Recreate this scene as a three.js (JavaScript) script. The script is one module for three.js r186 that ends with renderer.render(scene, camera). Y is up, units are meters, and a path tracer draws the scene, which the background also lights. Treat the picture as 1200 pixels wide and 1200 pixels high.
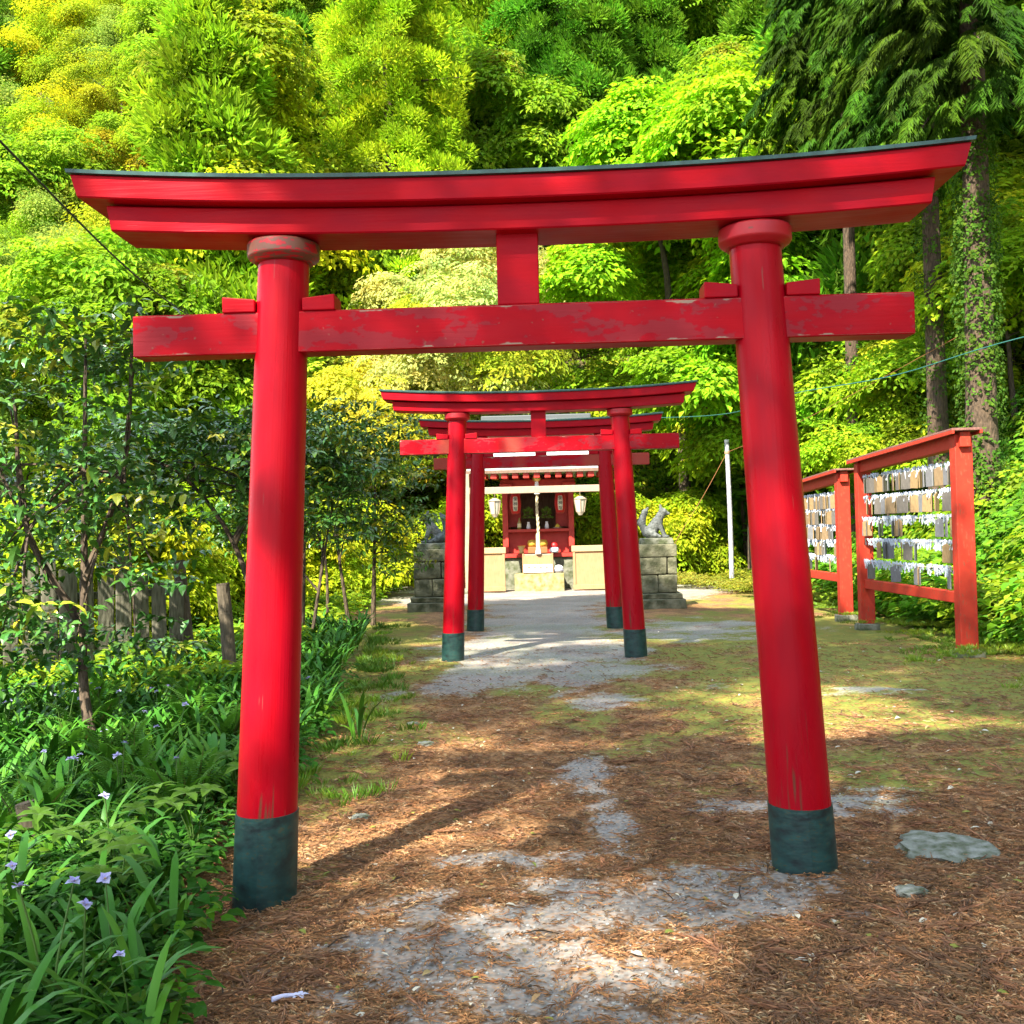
import * as THREE from 'three';
import { RoundedBoxGeometry } from 'three/addons/geometries/RoundedBoxGeometry.js';
import { MarchingCubes } from 'three/addons/objects/MarchingCubes.js';
import { mergeGeometries } from 'three/addons/utils/BufferGeometryUtils.js';
import { createNoise2D, createNoise3D } from 'simplex-noise';

// ------------------------------------------------------------------ camera, sky, sun, exposure
const scene = new THREE.Scene();
const camera = new THREE.PerspectiveCamera(53.02, 1, 0.05, 600);
const RAD = Math.PI / 180;
camera.position.set(0, 1.52, 0);
camera.rotation.set(1.08 * RAD, 1.88 * RAD, -1.4 * RAD, 'YXZ');
const renderer = new THREE.WebGLRenderer({ antialias: true });
renderer.toneMapping = THREE.LinearToneMapping;
renderer.toneMappingExposure = 3.75;
renderer.shadowMap.enabled = true;

const SUN = new THREE.Vector3(-0.32, 0.72, 0.58).normalize();
const sun = new THREE.DirectionalLight(new THREE.Color(1.0, 0.92, 0.76), 5);
sun.name = 'sun';
sun.position.copy(SUN).multiplyScalar(90).add(new THREE.Vector3(0, 0, -25));
sun.target.position.set(0, 0, -25);
sun.castShadow = true;
sun.shadow.radius = 1.5;
sun.shadow.mapSize.set(4096, 4096);
Object.assign(sun.shadow.camera, { left: -50, right: 50, top: 60, bottom: -50, near: 1, far: 220 });
scene.add(sun, sun.target);

{ // hazy summer sky
  const W = 256, H = 128, d = new Float32Array(W * H * 4);
  for (let j = 0; j < H; j++) {
    const el = ((j + 0.5) / H - 0.5) * Math.PI, t = Math.max(0, Math.sin(el));
    for (let i = 0; i < W; i++) {
      const o = (j * W + i) * 4, k = Math.pow(t, 0.55);
      d[o] = 0.72 + (0.44 - 0.72) * k; d[o + 1] = 0.76 + (0.55 - 0.76) * k; d[o + 2] = 0.79 + (0.75 - 0.79) * k; d[o + 3] = 1;
    }
  }
  const sky = new THREE.DataTexture(d, W, H, THREE.RGBAFormat, THREE.FloatType);
  sky.mapping = THREE.EquirectangularReflectionMapping; sky.magFilter = THREE.LinearFilter; sky.needsUpdate = true;
  scene.background = sky; scene.environment = sky;
  scene.backgroundIntensity = 1; scene.environmentIntensity = 1;
}

// ------------------------------------------------------------------ helpers
function rng(s) { return () => { s |= 0; s = (s + 0x6D2B79F5) | 0; let t = Math.imul(s ^ (s >>> 15), 1 | s); t = (t + Math.imul(t ^ (t >>> 7), 61 | t)) ^ t; return ((t ^ (t >>> 14)) >>> 0) / 4294967296; }; }
const R = rng(7);
const n2 = createNoise2D(rng(11)), n3 = createNoise3D(rng(12));
const fbm = (x, y, o = 4) => { let s = 0, a = 0.5; for (let i = 0; i < o; i++) { s += a * n2(x, y); x = x * 2.03 + 17.1; y = y * 2.03 - 5.7; a *= 0.5; } return s; };
const sm = (a, b, x) => { const t = Math.min(1, Math.max(0, (x - a) / (b - a))); return t * t * (3 - 2 * t); };
const lerp = (a, b, t) => a + (b - a) * t;
const V = (x, y, z) => new THREE.Vector3(x, y, z);
const rgb = (r, g, b) => new THREE.Color().setRGB(r, g, b);
const used = new Map();
function numbered(n) { const c = used.get(n) ?? 0; used.set(n, c + 1); return c ? n + '_' + String(c).padStart(3, '0') : n; }
function shade(o) { o.traverse((c) => { if (c.isMesh) { c.castShadow = true; c.receiveShadow = true; } }); return o; }
function thing(name, label, category, pos = [0, 0, 0], turn = 0, group) {
  const o = new THREE.Group(); o.name = numbered(name); o.position.set(...pos); o.rotation.y = turn;
  o.userData = { label, category }; if (group) o.userData.group = group; scene.add(o); return o;
}
function part(name, geo, mat, parent, pos, rot) {
  const m = new THREE.Mesh(geo, mat); m.name = name; m.castShadow = m.receiveShadow = true;
  if (pos) m.position.set(...pos); if (rot) m.rotation.set(...rot); parent.add(m); return m;
}
function solo(name, geo, mat, label, category, group, pos, rot) {
  const m = part(numbered(name), geo, mat, scene, pos, rot); m.userData = { label, category }; if (group) m.userData.group = group; return m;
}
function struct(name, geo, mat) { const m = part(numbered(name), geo, mat, scene); m.userData.kind = 'structure'; return m; }
function copy(src, pos, turn, scale, label, group) {
  const c = src.clone(); c.name = numbered(src.userData.stem ?? src.name.replace(/_\d+$/, '')); scene.add(c);
  c.position.set(...pos); c.rotation.y = turn; if (scale) c.scale.setScalar(scale);
  c.userData = { ...src.userData }; if (label) c.userData.label = label; if (group) c.userData.group = group; return c;
}
// metre-scaled box-projected uv
function boxUV(g0, s = 1) {
  const g = g0.index ? g0.toNonIndexed() : g0, p = g.attributes.position, n = g.attributes.normal, uv = new Float32Array(p.count * 2);
  for (let i = 0; i < p.count; i += 3) {
    let ax = 0, ay = 0, az = 0; for (let k = 0; k < 3; k++) { ax += Math.abs(n.getX(i + k)); ay += Math.abs(n.getY(i + k)); az += Math.abs(n.getZ(i + k)); }
    for (let k = i; k < i + 3; k++) {
      const x = p.getX(k), y = p.getY(k), z = p.getZ(k);
      const [u, v] = az >= ax && az >= ay ? [x, y] : ax >= ay ? [z, y] : [x, z];
      uv[k * 2] = u * s; uv[k * 2 + 1] = v * s;
    }
  }
  g.setAttribute('uv', new THREE.BufferAttribute(uv, 2)); return g;
}
const box = (w, h, d, r = 0.008, s = 1) => boxUV(new RoundedBoxGeometry(w, h, d, 1, Math.min(r, w / 2.1, h / 2.1, d / 2.1)), s);
function tube(pts, r0, r1, rad = 7, seg = 0, flare = 0) {
  const c = new THREE.CatmullRomCurve3(pts.map((p) => p.isVector3 ? p : V(...p))), n = seg || Math.max(4, pts.length * 4);
  const fr = c.computeFrenetFrames(n, false), L = c.getLength(), P = [], U = [], I = [];
  for (let i = 0; i <= n; i++) {
    const t = i / n, q = c.getPointAt(t), r = lerp(r0, r1, t) * (1 + flare * Math.exp(-t * 14));
    for (let j = 0; j <= rad; j++) {
      const a = j / rad * Math.PI * 2, ca = Math.cos(a) * r, sa = Math.sin(a) * r;
      P.push(q.x + fr.normals[i].x * ca + fr.binormals[i].x * sa, q.y + fr.normals[i].y * ca + fr.binormals[i].y * sa, q.z + fr.normals[i].z * ca + fr.binormals[i].z * sa);
      U.push(j / rad * Math.max(0.3, 6.28 * r0), t * L);
    }
  }
  for (let i = 0; i < n; i++) for (let j = 0; j < rad; j++) { const a = i * (rad + 1) + j, b = a + rad + 1; I.push(a, b, a + 1, b, b + 1, a + 1); }
  const g = new THREE.BufferGeometry(); g.setAttribute('position', new THREE.Float32BufferAttribute(P, 3)); g.setAttribute('uv', new THREE.Float32BufferAttribute(U, 2)); g.setIndex(I); g.computeVertexNormals(); return g;
}
function dataTex(W, H, fn, srgb = true, rep = 1) {
  const d = new Uint8Array(W * H * 4), c = [0, 0, 0];
  for (let j = 0; j < H; j++) for (let i = 0; i < W; i++) {
    fn((i + 0.5) / W, (j + 0.5) / H, c); const o = (j * W + i) * 4;
    for (let k = 0; k < 3; k++) { let v = Math.min(1, Math.max(0, c[k])); if (srgb) v = v <= 0.0031308 ? v * 12.92 : 1.055 * Math.pow(v, 1 / 2.4) - 0.055; d[o + k] = v * 255 + 0.5; }
    d[o + 3] = 255;
  }
  const t = new THREE.DataTexture(d, W, H); t.magFilter = THREE.LinearFilter; t.wrapS = t.wrapT = THREE.RepeatWrapping; if (srgb) t.colorSpace = THREE.SRGBColorSpace;
  t.repeat.set(rep, rep); t.needsUpdate = true; return t;
}
// tileable fbm through two crossed offsets on a torus-like blend
function tfbm(u, v, f, o, s) {
  const a = fbm(u * f + s, v * f, o), b = fbm((u - 1) * f + s, v * f, o), c = fbm(u * f + s, (v - 1) * f, o), d = fbm((u - 1) * f + s, (v - 1) * f, o);
  return lerp(lerp(a, b, u), lerp(c, d, u), v);
}
const mix3 = (o, a, b, t) => { for (let k = 0; k < 3; k++) o[k] = lerp(a[k], b[k], t); };

// ------------------------------------------------------------------ terrain
const edgeTab = [[2, -0.85], [3, -1.1], [4, -1.4], [5, -1.58], [7.2, -1.55], [11, -2.1], [16, -2.7], [20, -2.95], [30, -3.4]];
function edgeL(D) { if (D <= edgeTab[0][0]) return edgeTab[0][1]; for (let i = 1; i < edgeTab.length; i++) if (D < edgeTab[i][0]) { const [a, x] = edgeTab[i - 1], [b, y] = edgeTab[i]; return lerp(x, y, (D - a) / (b - a)); } return -3.4; }
const softRise = (s, w) => s <= 0 ? 0 : s < w ? s * s / (2 * w) : s - w / 2;
function gh(x, z) {
  const D = -z;
  let h = 0.05 * Math.max(-3, Math.min(4, x + 0.5)) * (1 - sm(3.5, 12, D));
  if (x < edgeL(D)) { const s = edgeL(D) - x; h += -0.05 * sm(0, 2, s) + 0.05 * n2(x * 0.9, z * 0.9) * sm(0.2, 1.2, s); }
  const xr = 5.55 + 0.9 * sm(17, 26, D) + 0.25 * n2(z * 0.15, 3) - 0.4 * sm(9, 4, D);
  const hr = softRise(x - xr, 1.6) * 0.98;
  const d0 = 30.5 + Math.max(0, -x - 7) * 0.55 - Math.max(0, x - 3) * 0.2;
  const hb = softRise(D - d0, 7) * (0.92 + 0.3 * sm(-16, -42, x));
  const far = Math.max(hr, hb) + 0.35 * Math.min(hr, hb);
  h += far * (1 + 0.08 * n2(x * 0.06, z * 0.06)) + (far > 0 ? 0.25 * Math.min(1, far) * n2(x * 0.35, z * 0.35) : 0);
  h += 0.012 * n2(x * 1.3, z * 1.3);
  return h;
}
function sheet(x0, x1, D0, D1, nx, nz, lift) {
  const P = [], U = [], I = [];
  for (let j = 0; j <= nz; j++) for (let i = 0; i <= nx; i++) { const x = lerp(x0, x1, i / nx), z = -lerp(D0, D1, j / nz); P.push(x, gh(x, z) + lift, z); U.push(i / nx, j / nz); }
  for (let j = 0; j < nz; j++) for (let i = 0; i < nx; i++) { const a = j * (nx + 1) + i, b = a + nx + 1; I.push(a, a + 1, b, a + 1, b + 1, b); }
  const g = new THREE.BufferGeometry(); g.setAttribute('position', new THREE.Float32BufferAttribute(P, 3)); g.setAttribute('uv', new THREE.Float32BufferAttribute(U, 2)); g.setIndex(I); g.computeVertexNormals(); return g;
}
const soilTex = dataTex(512, 512, (u, v, c) => { const a = tfbm(u, v, 9, 5, 3), b = tfbm(u, v, 40, 3, 60); mix3(c, [0.06, 0.04, 0.02], [0.14, 0.11, 0.045], 0.5 + a + b * 0.5); if (tfbm(u, v, 5, 4, 21) > 0.08) mix3(c, c, [0.04, 0.065, 0.012], 0.6); });
soilTex.repeat.set(90, 75);
const soilBump = dataTex(512, 512, (u, v, c) => { c[0] = c[1] = c[2] = 0.5 + tfbm(u, v, 30, 5, 5); }, false); soilBump.repeat.set(90, 75);
struct('ground', sheet(-90, 90, -14, 150, 240, 220, -0.03), new THREE.MeshStandardMaterial({ map: soilTex, bumpMap: soilBump, bumpScale: 0.04, roughness: 1 }));

// masks of what lies on the path, in metres (x across, D along)
const blob = (x, D, cx, cD, rx, rD, n = 0.7, f = 2.2) => Math.abs(x - cx) > rx * 2 || Math.abs(D - cD) > rD * 2 ? -1 : 1 - Math.hypot((x - cx) / rx, (D - cD) / rD) + n * fbm(x * f + cx * 3.1, D * f + cD, 4);
function concrete(x, D) {
  const w = 1.35 + 0.25 * n2(D * 0.5, 9), c = -0.1;
  let m = Math.min((w - Math.abs(x - c)) * 1.1, (D - 9.7 - 0.35 * n2(x * 1.1, 2)) * 0.9) + 0.85 * fbm(x * 1.0, D * 0.55 + 40, 4);
  m = Math.min(m, 1.2);
  m = Math.max(m, blob(x, D, 2.2, 15.4, 1.6, 1.7, 0.9, 0.9) * 0.9, (D - 20.5) * 0.5 + 0.5 * fbm(x, D, 3) - Math.max(0, Math.abs(x) - 2.6));
  const near = Math.max(blob(x, D, -0.35, 3.72, 0.58, 0.72), blob(x, D, 0.62, 4.12, 0.7, 0.42), blob(x, D, 0.15, 4.1, 0.5, 0.4), blob(x, D, 0.05, 3.35, 0.5, 0.4), blob(x, D, 1.52, 5.35, 0.38, 0.32), blob(x, D, 0.22, 6.3, 0.22, 0.55), blob(x, D, 0.3, 5.15, 0.16, 0.5), blob(x, D, 0.45, 9.1, 0.42, 0.5), blob(x, D, 1.0, 5.4, 0.3, 0.2), blob(x, D, -0.2, 4.75, 0.5, 0.12), blob(x, D, 2.8, 9.2, 0.5, 0.3));
  return Math.max(m, near * 0.95);
}
function moss(x, D) {
  let m = 0.66 * fbm(x * 0.75 + 9, D * 0.6, 4) - 0.2;
  m += 0.34 * sm(5.2, 7.6, D) * (1 - sm(15, 19, D)) + 0.28 * sm(0.6, 2.6, x) * sm(4.2, 6.5, D) + 0.36 * sm(0.9, 0, x - edgeL(D)) * sm(4.3, 6, D) - 0.25 * sm(1.2, 0.2, Math.abs(x + 0.3)) * (1 - sm(7.2, 8.5, D));
  return m;
}
function groundColor(x, D, c) {
  const fine = fbm(x * 24, D * 24, 4), mid = fbm(x * 4.2 + 7, D * 4.2, 4), big = fbm(x * 0.8, D * 0.8 + 3, 3), streak = fbm(x * 60 + 20 * mid, D * 22, 2);
  mix3(c, [0.13, 0.06, 0.022], [0.4, 0.2, 0.075], Math.min(1, Math.max(0, 0.42 + 0.75 * fine + 0.5 * mid + 0.35 * big + 0.3 * streak)));
  const m = moss(x, D) + 0.24 * fine + 0.16 * mid; if (m > 0) mix3(c, c, [0.15 + 0.06 * mid, 0.165 + 0.08 * fine, 0.014], Math.min(0.85, m * 3.2));
  const k = concrete(x, D) + 0.4 * mid + 0.42 * fine; if (k > 0.05) { const g = 0.25 + 0.2 * fine + 0.08 * big; mix3(c, c, [g * 1.03, g * 1.0, g * 0.94], sm(0.05, 0.5, k) * Math.min(0.95, Math.max(0.15, 0.8 - 0.9 * streak - 0.5 * fine))); }
}
function groundBump(x, D, c) {
  const k = concrete(x, D), b = 0.5 + 0.55 * fbm(x * 26, D * 26, 4) + 0.2 * fbm(x * 5, D * 5, 3);
  c[0] = c[1] = c[2] = lerp(b, 0.4 + 0.12 * fbm(x * 40, D * 40, 3), sm(0.1, 0.5, k));
}
const NEAR = [-3.2, 6.2, -1.5, 9], FAR = [-5.2, 7.2, 9, 29.5];
for (const [[x0, x1, D0, D1], res, nx, nz] of [[NEAR, 1280, 130, 150], [FAR, 1024, 90, 130]]) {
  const mapT = dataTex(res, res, (u, v, c) => groundColor(lerp(x0, x1, u), lerp(D0, D1, v), c));
  const bumpT = dataTex(res, res, (u, v, c) => groundBump(lerp(x0, x1, u), lerp(D0, D1, v), c), false);
  mapT.wrapS = mapT.wrapT = bumpT.wrapS = bumpT.wrapT = THREE.ClampToEdgeWrapping;
  struct('path', sheet(x0, x1, D0, D1, nx, nz, 0), new THREE.MeshStandardMaterial({ map: mapT, bumpMap: bumpT, bumpScale: 0.018, roughness: 0.95 }));
}
console.log('terrain');

// ------------------------------------------------------------------ foliage kit
class Foliage { // collects folded leaves with vertex colours
  constructor() { this.p = []; this.c = []; }
  leaf(b, dir, up, len, wid, fold = 0.25, col = [1, 1, 1]) {
    const d = dir.clone().normalize(), s = V(0, 0, 0).crossVectors(d, up); if (s.lengthSq() < 1e-6) s.set(1, 0, 0); s.normalize();
    const n = V(0, 0, 0).crossVectors(s, d), m = b.clone().addScaledVector(d, len * 0.45).addScaledVector(n, wid * fold), t = b.clone().addScaledVector(d, len).addScaledVector(n, -len * 0.12);
    const l = m.clone().addScaledVector(s, -wid / 2), r = m.clone().addScaledVector(s, wid / 2);
    for (const q of [b, r, t, b, t, l]) { this.p.push(q.x, q.y, q.z); this.c.push(...col); }
  }
  // a broad pointed leaf of four faces, arched along its rib
  blade(b, dir, up, len, wid, col = [1, 1, 1]) {
    const d = dir.clone().normalize(), s = V(0, 0, 0).crossVectors(d, up).normalize(), n = V(0, 0, 0).crossVectors(s, d);
    const P = (t, w, h) => b.clone().addScaledVector(d, len * t).addScaledVector(s, w * wid / 2).addScaledVector(n, len * (0.3 * t - 0.42 * t * t) + Math.abs(w) * wid * 0.13);
    const m1 = P(0.32, 0), m2 = P(0.68, 0), t = P(1, 0), l1 = P(0.26, -0.92), l2 = P(0.6, -0.86), r1 = P(0.26, 0.92), r2 = P(0.6, 0.86);
    for (const q of [b, r1, m1, m1, r1, r2, m1, r2, m2, m2, r2, t, b, m1, l1, m1, l2, l1, m1, m2, l2, m2, t, l2]) { this.p.push(q.x, q.y, q.z); this.c.push(...col); }
  }
  geo() { const g = new THREE.BufferGeometry(); g.setAttribute('position', new THREE.Float32BufferAttribute(this.p, 3)); g.setAttribute('color', new THREE.Float32BufferAttribute(this.c, 3)); g.computeVertexNormals(); return g; }
}
const vary = (r, a = 0.3) => { const l = 1 + (r() - 0.5) * 2 * a, h = (r() - 0.5) * 0.25; return [l * (1 + h), l, l * (1 - h)]; };
const dirOf = (r, ymin = -1, ymax = 1) => { const y = lerp(ymin, ymax, r()), a = r() * 6.2832, s = Math.sqrt(Math.max(0, 1 - y * y)); return V(Math.cos(a) * s, y, Math.sin(a) * s); };
function sprayClump(seed, n, rad, len, wid, thick = 0.35, droop = 0.25) { // layered spray of broad leaves
  const r = rng(seed), f = new Foliage();
  for (let i = 0; i < n; i++) {
    const a = r() * 6.2832, q = Math.sqrt(r()) * rad, b = V(Math.cos(a) * q, (r() - 0.5) * rad * thick - q * q / rad * droop, Math.sin(a) * q);
    const d = V(Math.cos(a + (r() - 0.5) * 1.6), -0.25 + (r() - 0.5) * 0.7, Math.sin(a + (r() - 0.5) * 1.6));
    f.leaf(b, d, V((r() - 0.5) * 0.7, 1, (r() - 0.5) * 0.7), len * (0.7 + 0.6 * r()), wid * (0.7 + 0.6 * r()), 0.22, vary(r));
  }
  return f.geo();
}
function tuftClump(seed, n, rad, wid) { // rounded cedar tuft of short upturned needled shoots
  const r = rng(seed), f = new Foliage();
  for (let i = 0; i < n; i++) {
    const d = dirOf(r, -0.5, 1), b = d.clone().multiplyScalar(rad * (0.25 + 0.6 * r())); b.y *= 0.75;
    d.y += 0.45; f.leaf(b, d.add(dirOf(r).multiplyScalar(0.45)), dirOf(r), rad * (0.3 + 0.25 * r()), wid * (0.7 + 0.7 * r()), 0.3, vary(r, 0.3));
  }
  return f.geo();
}
function droopClump(seed, n, len, wid) { // hanging feathery bough
  const r = rng(seed), f = new Foliage();
  for (let i = 0; i < n; i++) {
    const t = r(), b = V(t * len * 0.55, -t * t * len * 0.75, (r() - 0.5) * 0.2 * len), side = r() < 0.5 ? 1 : -1;
    f.leaf(b, V(0.35 + 0.3 * r(), -0.75 - 0.5 * r(), side * (0.25 + 0.6 * r())), dirOf(r), len * (0.22 + 0.22 * r()), wid * (0.6 + 0.7 * r()), 0.3, vary(r, 0.3));
  }
  return f.geo();
}
function glossyClump(seed, n, rad, len, wid) { // twig with alternate glossy leaves
  const r = rng(seed), f = new Foliage();
  for (let k = 0; k < 3; k++) {
    const td = dirOf(r, 0.0, 0.7);
    for (let i = 0; i < n / 3; i++) {
      const t = (i + 0.5) / (n / 3), b = td.clone().multiplyScalar(rad * t), d = dirOf(r, -0.7, 0.35); d.addScaledVector(td, 0.6);
      f.blade(b, d, V((r() - 0.5) * 0.9, 1, (r() - 0.5) * 0.9), len * (0.7 + 0.5 * r()), wid * (0.8 + 0.4 * r()), vary(r, 0.3));
    }
  }
  return f.geo();
}
function coverClump(seed, n, rad, len, wid) { // low mound of rounded leaves
  const r = rng(seed), f = new Foliage();
  for (let i = 0; i < n; i++) { const a = r() * 6.2832, q = Math.sqrt(r()) * rad, b = V(Math.cos(a) * q, (r() - 0.4) * rad * 0.5, Math.sin(a) * q); f.blade(b, V(Math.cos(a + (r() - 0.5) * 2), -0.1 + (r() - 0.5) * 0.7, Math.sin(a + (r() - 0.5) * 2)), V((r() - 0.5) * 0.9, 1, (r() - 0.5) * 0.9), len * (0.6 + 0.7 * r()), wid * (0.6 + 0.7 * r()), vary(r)); }
  return f.geo();
}
const leafMat = (tr = 0.4, rough = 1) => new THREE.MeshPhysicalMaterial({ color: 0xffffff, vertexColors: true, roughness: rough, transmission: tr, thickness: 0, side: THREE.DoubleSide, specularIntensity: 0.12 });
const M = {
  leaf: leafMat(0.55), needle: leafMat(0.4),
  glossy: new THREE.MeshPhysicalMaterial({ color: 0xffffff, vertexColors: true, roughness: 0.3, specularIntensity: 1, side: THREE.DoubleSide }),
  blade: new THREE.MeshPhysicalMaterial({ color: 0xffffff, vertexColors: true, roughness: 0.5, specularIntensity: 0.6, side: THREE.DoubleSide }),
};
const dummy = new THREE.Object3D(), UP = V(0, 1, 0), q1 = new THREE.Quaternion(), q2 = new THREE.Quaternion();
function instanced(name, geo, mat, list, parent) { // list: {p, up, turn, s, c}
  const m = new THREE.InstancedMesh(geo, mat, list.length); m.name = name; m.castShadow = m.receiveShadow = true;
  list.forEach((e, i) => {
    q1.setFromUnitVectors(UP, e.up ?? UP); q2.setFromAxisAngle(UP, e.turn ?? 0); dummy.quaternion.copy(q1).multiply(q2);
    dummy.position.copy(e.p); if (e.s.isVector3) dummy.scale.copy(e.s); else dummy.scale.setScalar(e.s); dummy.updateMatrix(); m.setMatrixAt(i, dummy.matrix); m.setColorAt(i, e.c);
  });
  m.userData.kind = 'stuff'; parent.add(m); return m;
}
function joined(name, geo, mat, list, parent) { // the same, joined into one mesh that copies of a tree share
  const sp = geo.attributes.position, sc = geo.attributes.color, n = sp.count, P = new Float32Array(n * 3 * list.length), C = new Float32Array(P.length), v = V(0, 0, 0);
  list.forEach((e, i) => {
    q1.setFromUnitVectors(UP, e.up ?? UP); q2.setFromAxisAngle(UP, e.turn ?? 0); dummy.quaternion.copy(q1).multiply(q2); dummy.position.copy(e.p); dummy.scale.setScalar(e.s); dummy.updateMatrix();
    for (let k = 0; k < n; k++) { const o = (i * n + k) * 3; v.fromBufferAttribute(sp, k).applyMatrix4(dummy.matrix); P[o] = v.x; P[o + 1] = v.y; P[o + 2] = v.z; C[o] = sc.getX(k) * e.c.r; C[o + 1] = sc.getY(k) * e.c.g; C[o + 2] = sc.getZ(k) * e.c.b; }
  });
  const g = new THREE.BufferGeometry(); g.setAttribute('position', new THREE.BufferAttribute(P, 3)); g.setAttribute('color', new THREE.BufferAttribute(C, 3)); g.computeVertexNormals();
  const m = part(name, g, mat, parent); m.userData.kind = 'stuff'; return m;
}
const tint = (r, base, a = 0.22, warm = 0.18) => { const l = 1 + (r() - 0.5) * 2 * a, h = (r() - 0.5) * 2 * warm; return rgb(base[0] * l * (1 + h), base[1] * l, base[2] * l); };
const barkTex = (a, b, seed) => dataTex(128, 256, (u, v, c) => { const k = tfbm(u, v * 0.35, 14, 4, seed), s = tfbm(u, v, 5, 3, seed + 9); mix3(c, a, b, 0.5 + k * 1.1 + s * 0.4); });
const barkBump = dataTex(128, 256, (u, v, c) => { c[0] = c[1] = c[2] = 0.5 + tfbm(u, v * 0.3, 16, 4, 4); }, false);
const barkMat = (a, b, seed) => new THREE.MeshStandardMaterial({ map: barkTex(a, b, seed), bumpMap: barkBump, bumpScale: 0.02, roughness: 0.95 });
M.bark = barkMat([0.035, 0.024, 0.016], [0.12, 0.085, 0.055], 1);
M.cedarBark = barkMat([0.03, 0.02, 0.012], [0.12, 0.078, 0.048], 2);
M.paleBark = barkMat([0.12, 0.1, 0.07], [0.3, 0.25, 0.18], 3);

// trunk that bends a little, with limbs reaching to the given points
function woody(g, H, r0, bend, mat, seed, limbs = []) {
  const r = rng(seed), pts = [];
  for (let i = 0; i <= 5; i++) { const t = i / 5; pts.push(V(bend * (t * t) + (r() - 0.5) * 0.06 * H * t * 0.5, H * t - 0.3 * (i === 0), (r() - 0.5) * 0.06 * H * t * 0.5)); }
  part('trunk', tube(pts, r0, r0 * 0.3, 9, 20, 0.45), mat, g);
  const c = new THREE.CatmullRomCurve3(pts);
  for (const e of limbs) {
    const t = Math.min(0.96, Math.max(0.2, (e.y - 0.22 * Math.hypot(e.x, e.z)) / H * 0.9)), b = c.getPoint(t), m = b.clone().lerp(e, 0.5); m.y += 0.12 * b.distanceTo(e) - 0.06 * H;
    const rr = r0 * lerp(0.5, 0.22, t); part('limb', tube([b, m, e], rr, rr * 0.25, 6, 8), mat, g);
  }
}
function roundCrown(seed, { cy, rx, ry, lobes = 16, lr = 0.42, n = 600, s = 1, base, bias = -0.25, cx = 0, cz = 0, alt }) {
  const r = rng(seed), L = [], out = [];
  for (let i = 0; i < lobes; i++) { const d = dirOf(r, -0.75, 1), k = 0.3 + 0.6 * Math.sqrt(r()); L.push({ c: V(cx + d.x * rx * k, cy + d.y * ry * k, cz + d.z * rx * k), r: rx * lr * (0.5 + 0.9 * r()), t: tint(r, alt && r() < 0.35 ? alt : base, 0.15, 0.15) }); }
  let guard = 0;
  while (out.length < n && guard++ < n * 6) {
    const l = L[(r() * L.length) | 0], d = dirOf(r, bias, 1), q = 0.55 + 0.42 * r() + 0.5 * Math.pow(r(), 4), p = l.c.clone().addScaledVector(d, l.r * q);
    p.y -= l.r * (1 - ry / rx) * 0.3 * d.y;
    let inside = false; for (const o of L) if (o !== l && o.c.distanceTo(p) < o.r * 0.62) { inside = true; break; }
    if (inside && r() < 0.85) continue;
    const c = l.t.clone().multiplyScalar(0.75 + 0.5 * r()); c.r *= 0.85 + 0.3 * r();
    out.push({ p, up: d.multiplyScalar(0.75).add(V(0, 0.8, 0)).normalize(), turn: r() * 6.28, s: s * (0.7 + 0.6 * r()), c });
  }
  return { list: out, lobes: L };
}
function coneCrown(seed, { y0, H, rad, whorls = 16, per = 6, along = 6, s = 1, base, droop = 0.35, power = 0.8, inner = 0.3 }) {
  const r = rng(seed), out = [];
  for (let w = 0; w < whorls; w++) {
    const t = (w + 0.3 * r()) / whorls, Rm = rad * Math.pow(1 - t, power) * (0.75 + 0.5 * r()), a0 = r() * 6.28;
    for (let b = 0; b < per; b++) {
      const a = a0 + b / per * 6.28 + (r() - 0.5) * 0.7, Rb = Rm * (0.65 + 0.55 * r()), bt = tint(r, base, 0.2, 0.16), y = y0 + H * t + (r() - 0.5) * H / whorls;
      for (let k = 0; k < along; k++) {
        const f = inner + (1 - inner) * (k + r()) / along, q = Rb * f, sp = (1 - f) * 0.3 + 0.14;
        out.push({ p: V(Math.cos(a) * q + (r() - 0.5) * sp * Rb, y - droop * q * f + (r() - 0.5) * 0.5, Math.sin(a) * q + (r() - 0.5) * sp * Rb), up: V(Math.cos(a) * 0.7, 0.8, Math.sin(a) * 0.7).normalize(), turn: -a, s: s * (0.7 + 0.6 * r()) * (0.75 + 0.5 * (1 - t)), c: bt.clone().multiplyScalar(0.8 + 0.4 * r()) });
      }
    }
  }
  return out;
}
const G = {
  spray: sprayClump(21, 62, 0.62, 0.165, 0.09), sprayBig: sprayClump(22, 52, 0.6, 0.19, 0.12), sprayFine: sprayClump(23, 84, 0.62, 0.115, 0.06, 0.5), maple: sprayClump(24, 64, 0.75, 0.2, 0.12, 0.16, 0.2),
  tuft: tuftClump(25, 80, 0.5, 0.075), droop: droopClump(26, 120, 1.0, 0.034), glossy: glossyClump(27, 15, 0.32, 0.125, 0.055), cover: coverClump(28, 34, 0.36, 0.1, 0.068), weed: coverClump(30, 26, 0.16, 0.055, 0.034), ivy: coverClump(29, 20, 0.3, 0.09, 0.075),
};

// ------------------------------------------------------------------ torii gates
const RED = [0.4, 0.0012, 0.008], WORN = [0.24, 0.11, 0.075], PEEL = [0.34, 0.27, 0.2];
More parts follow.
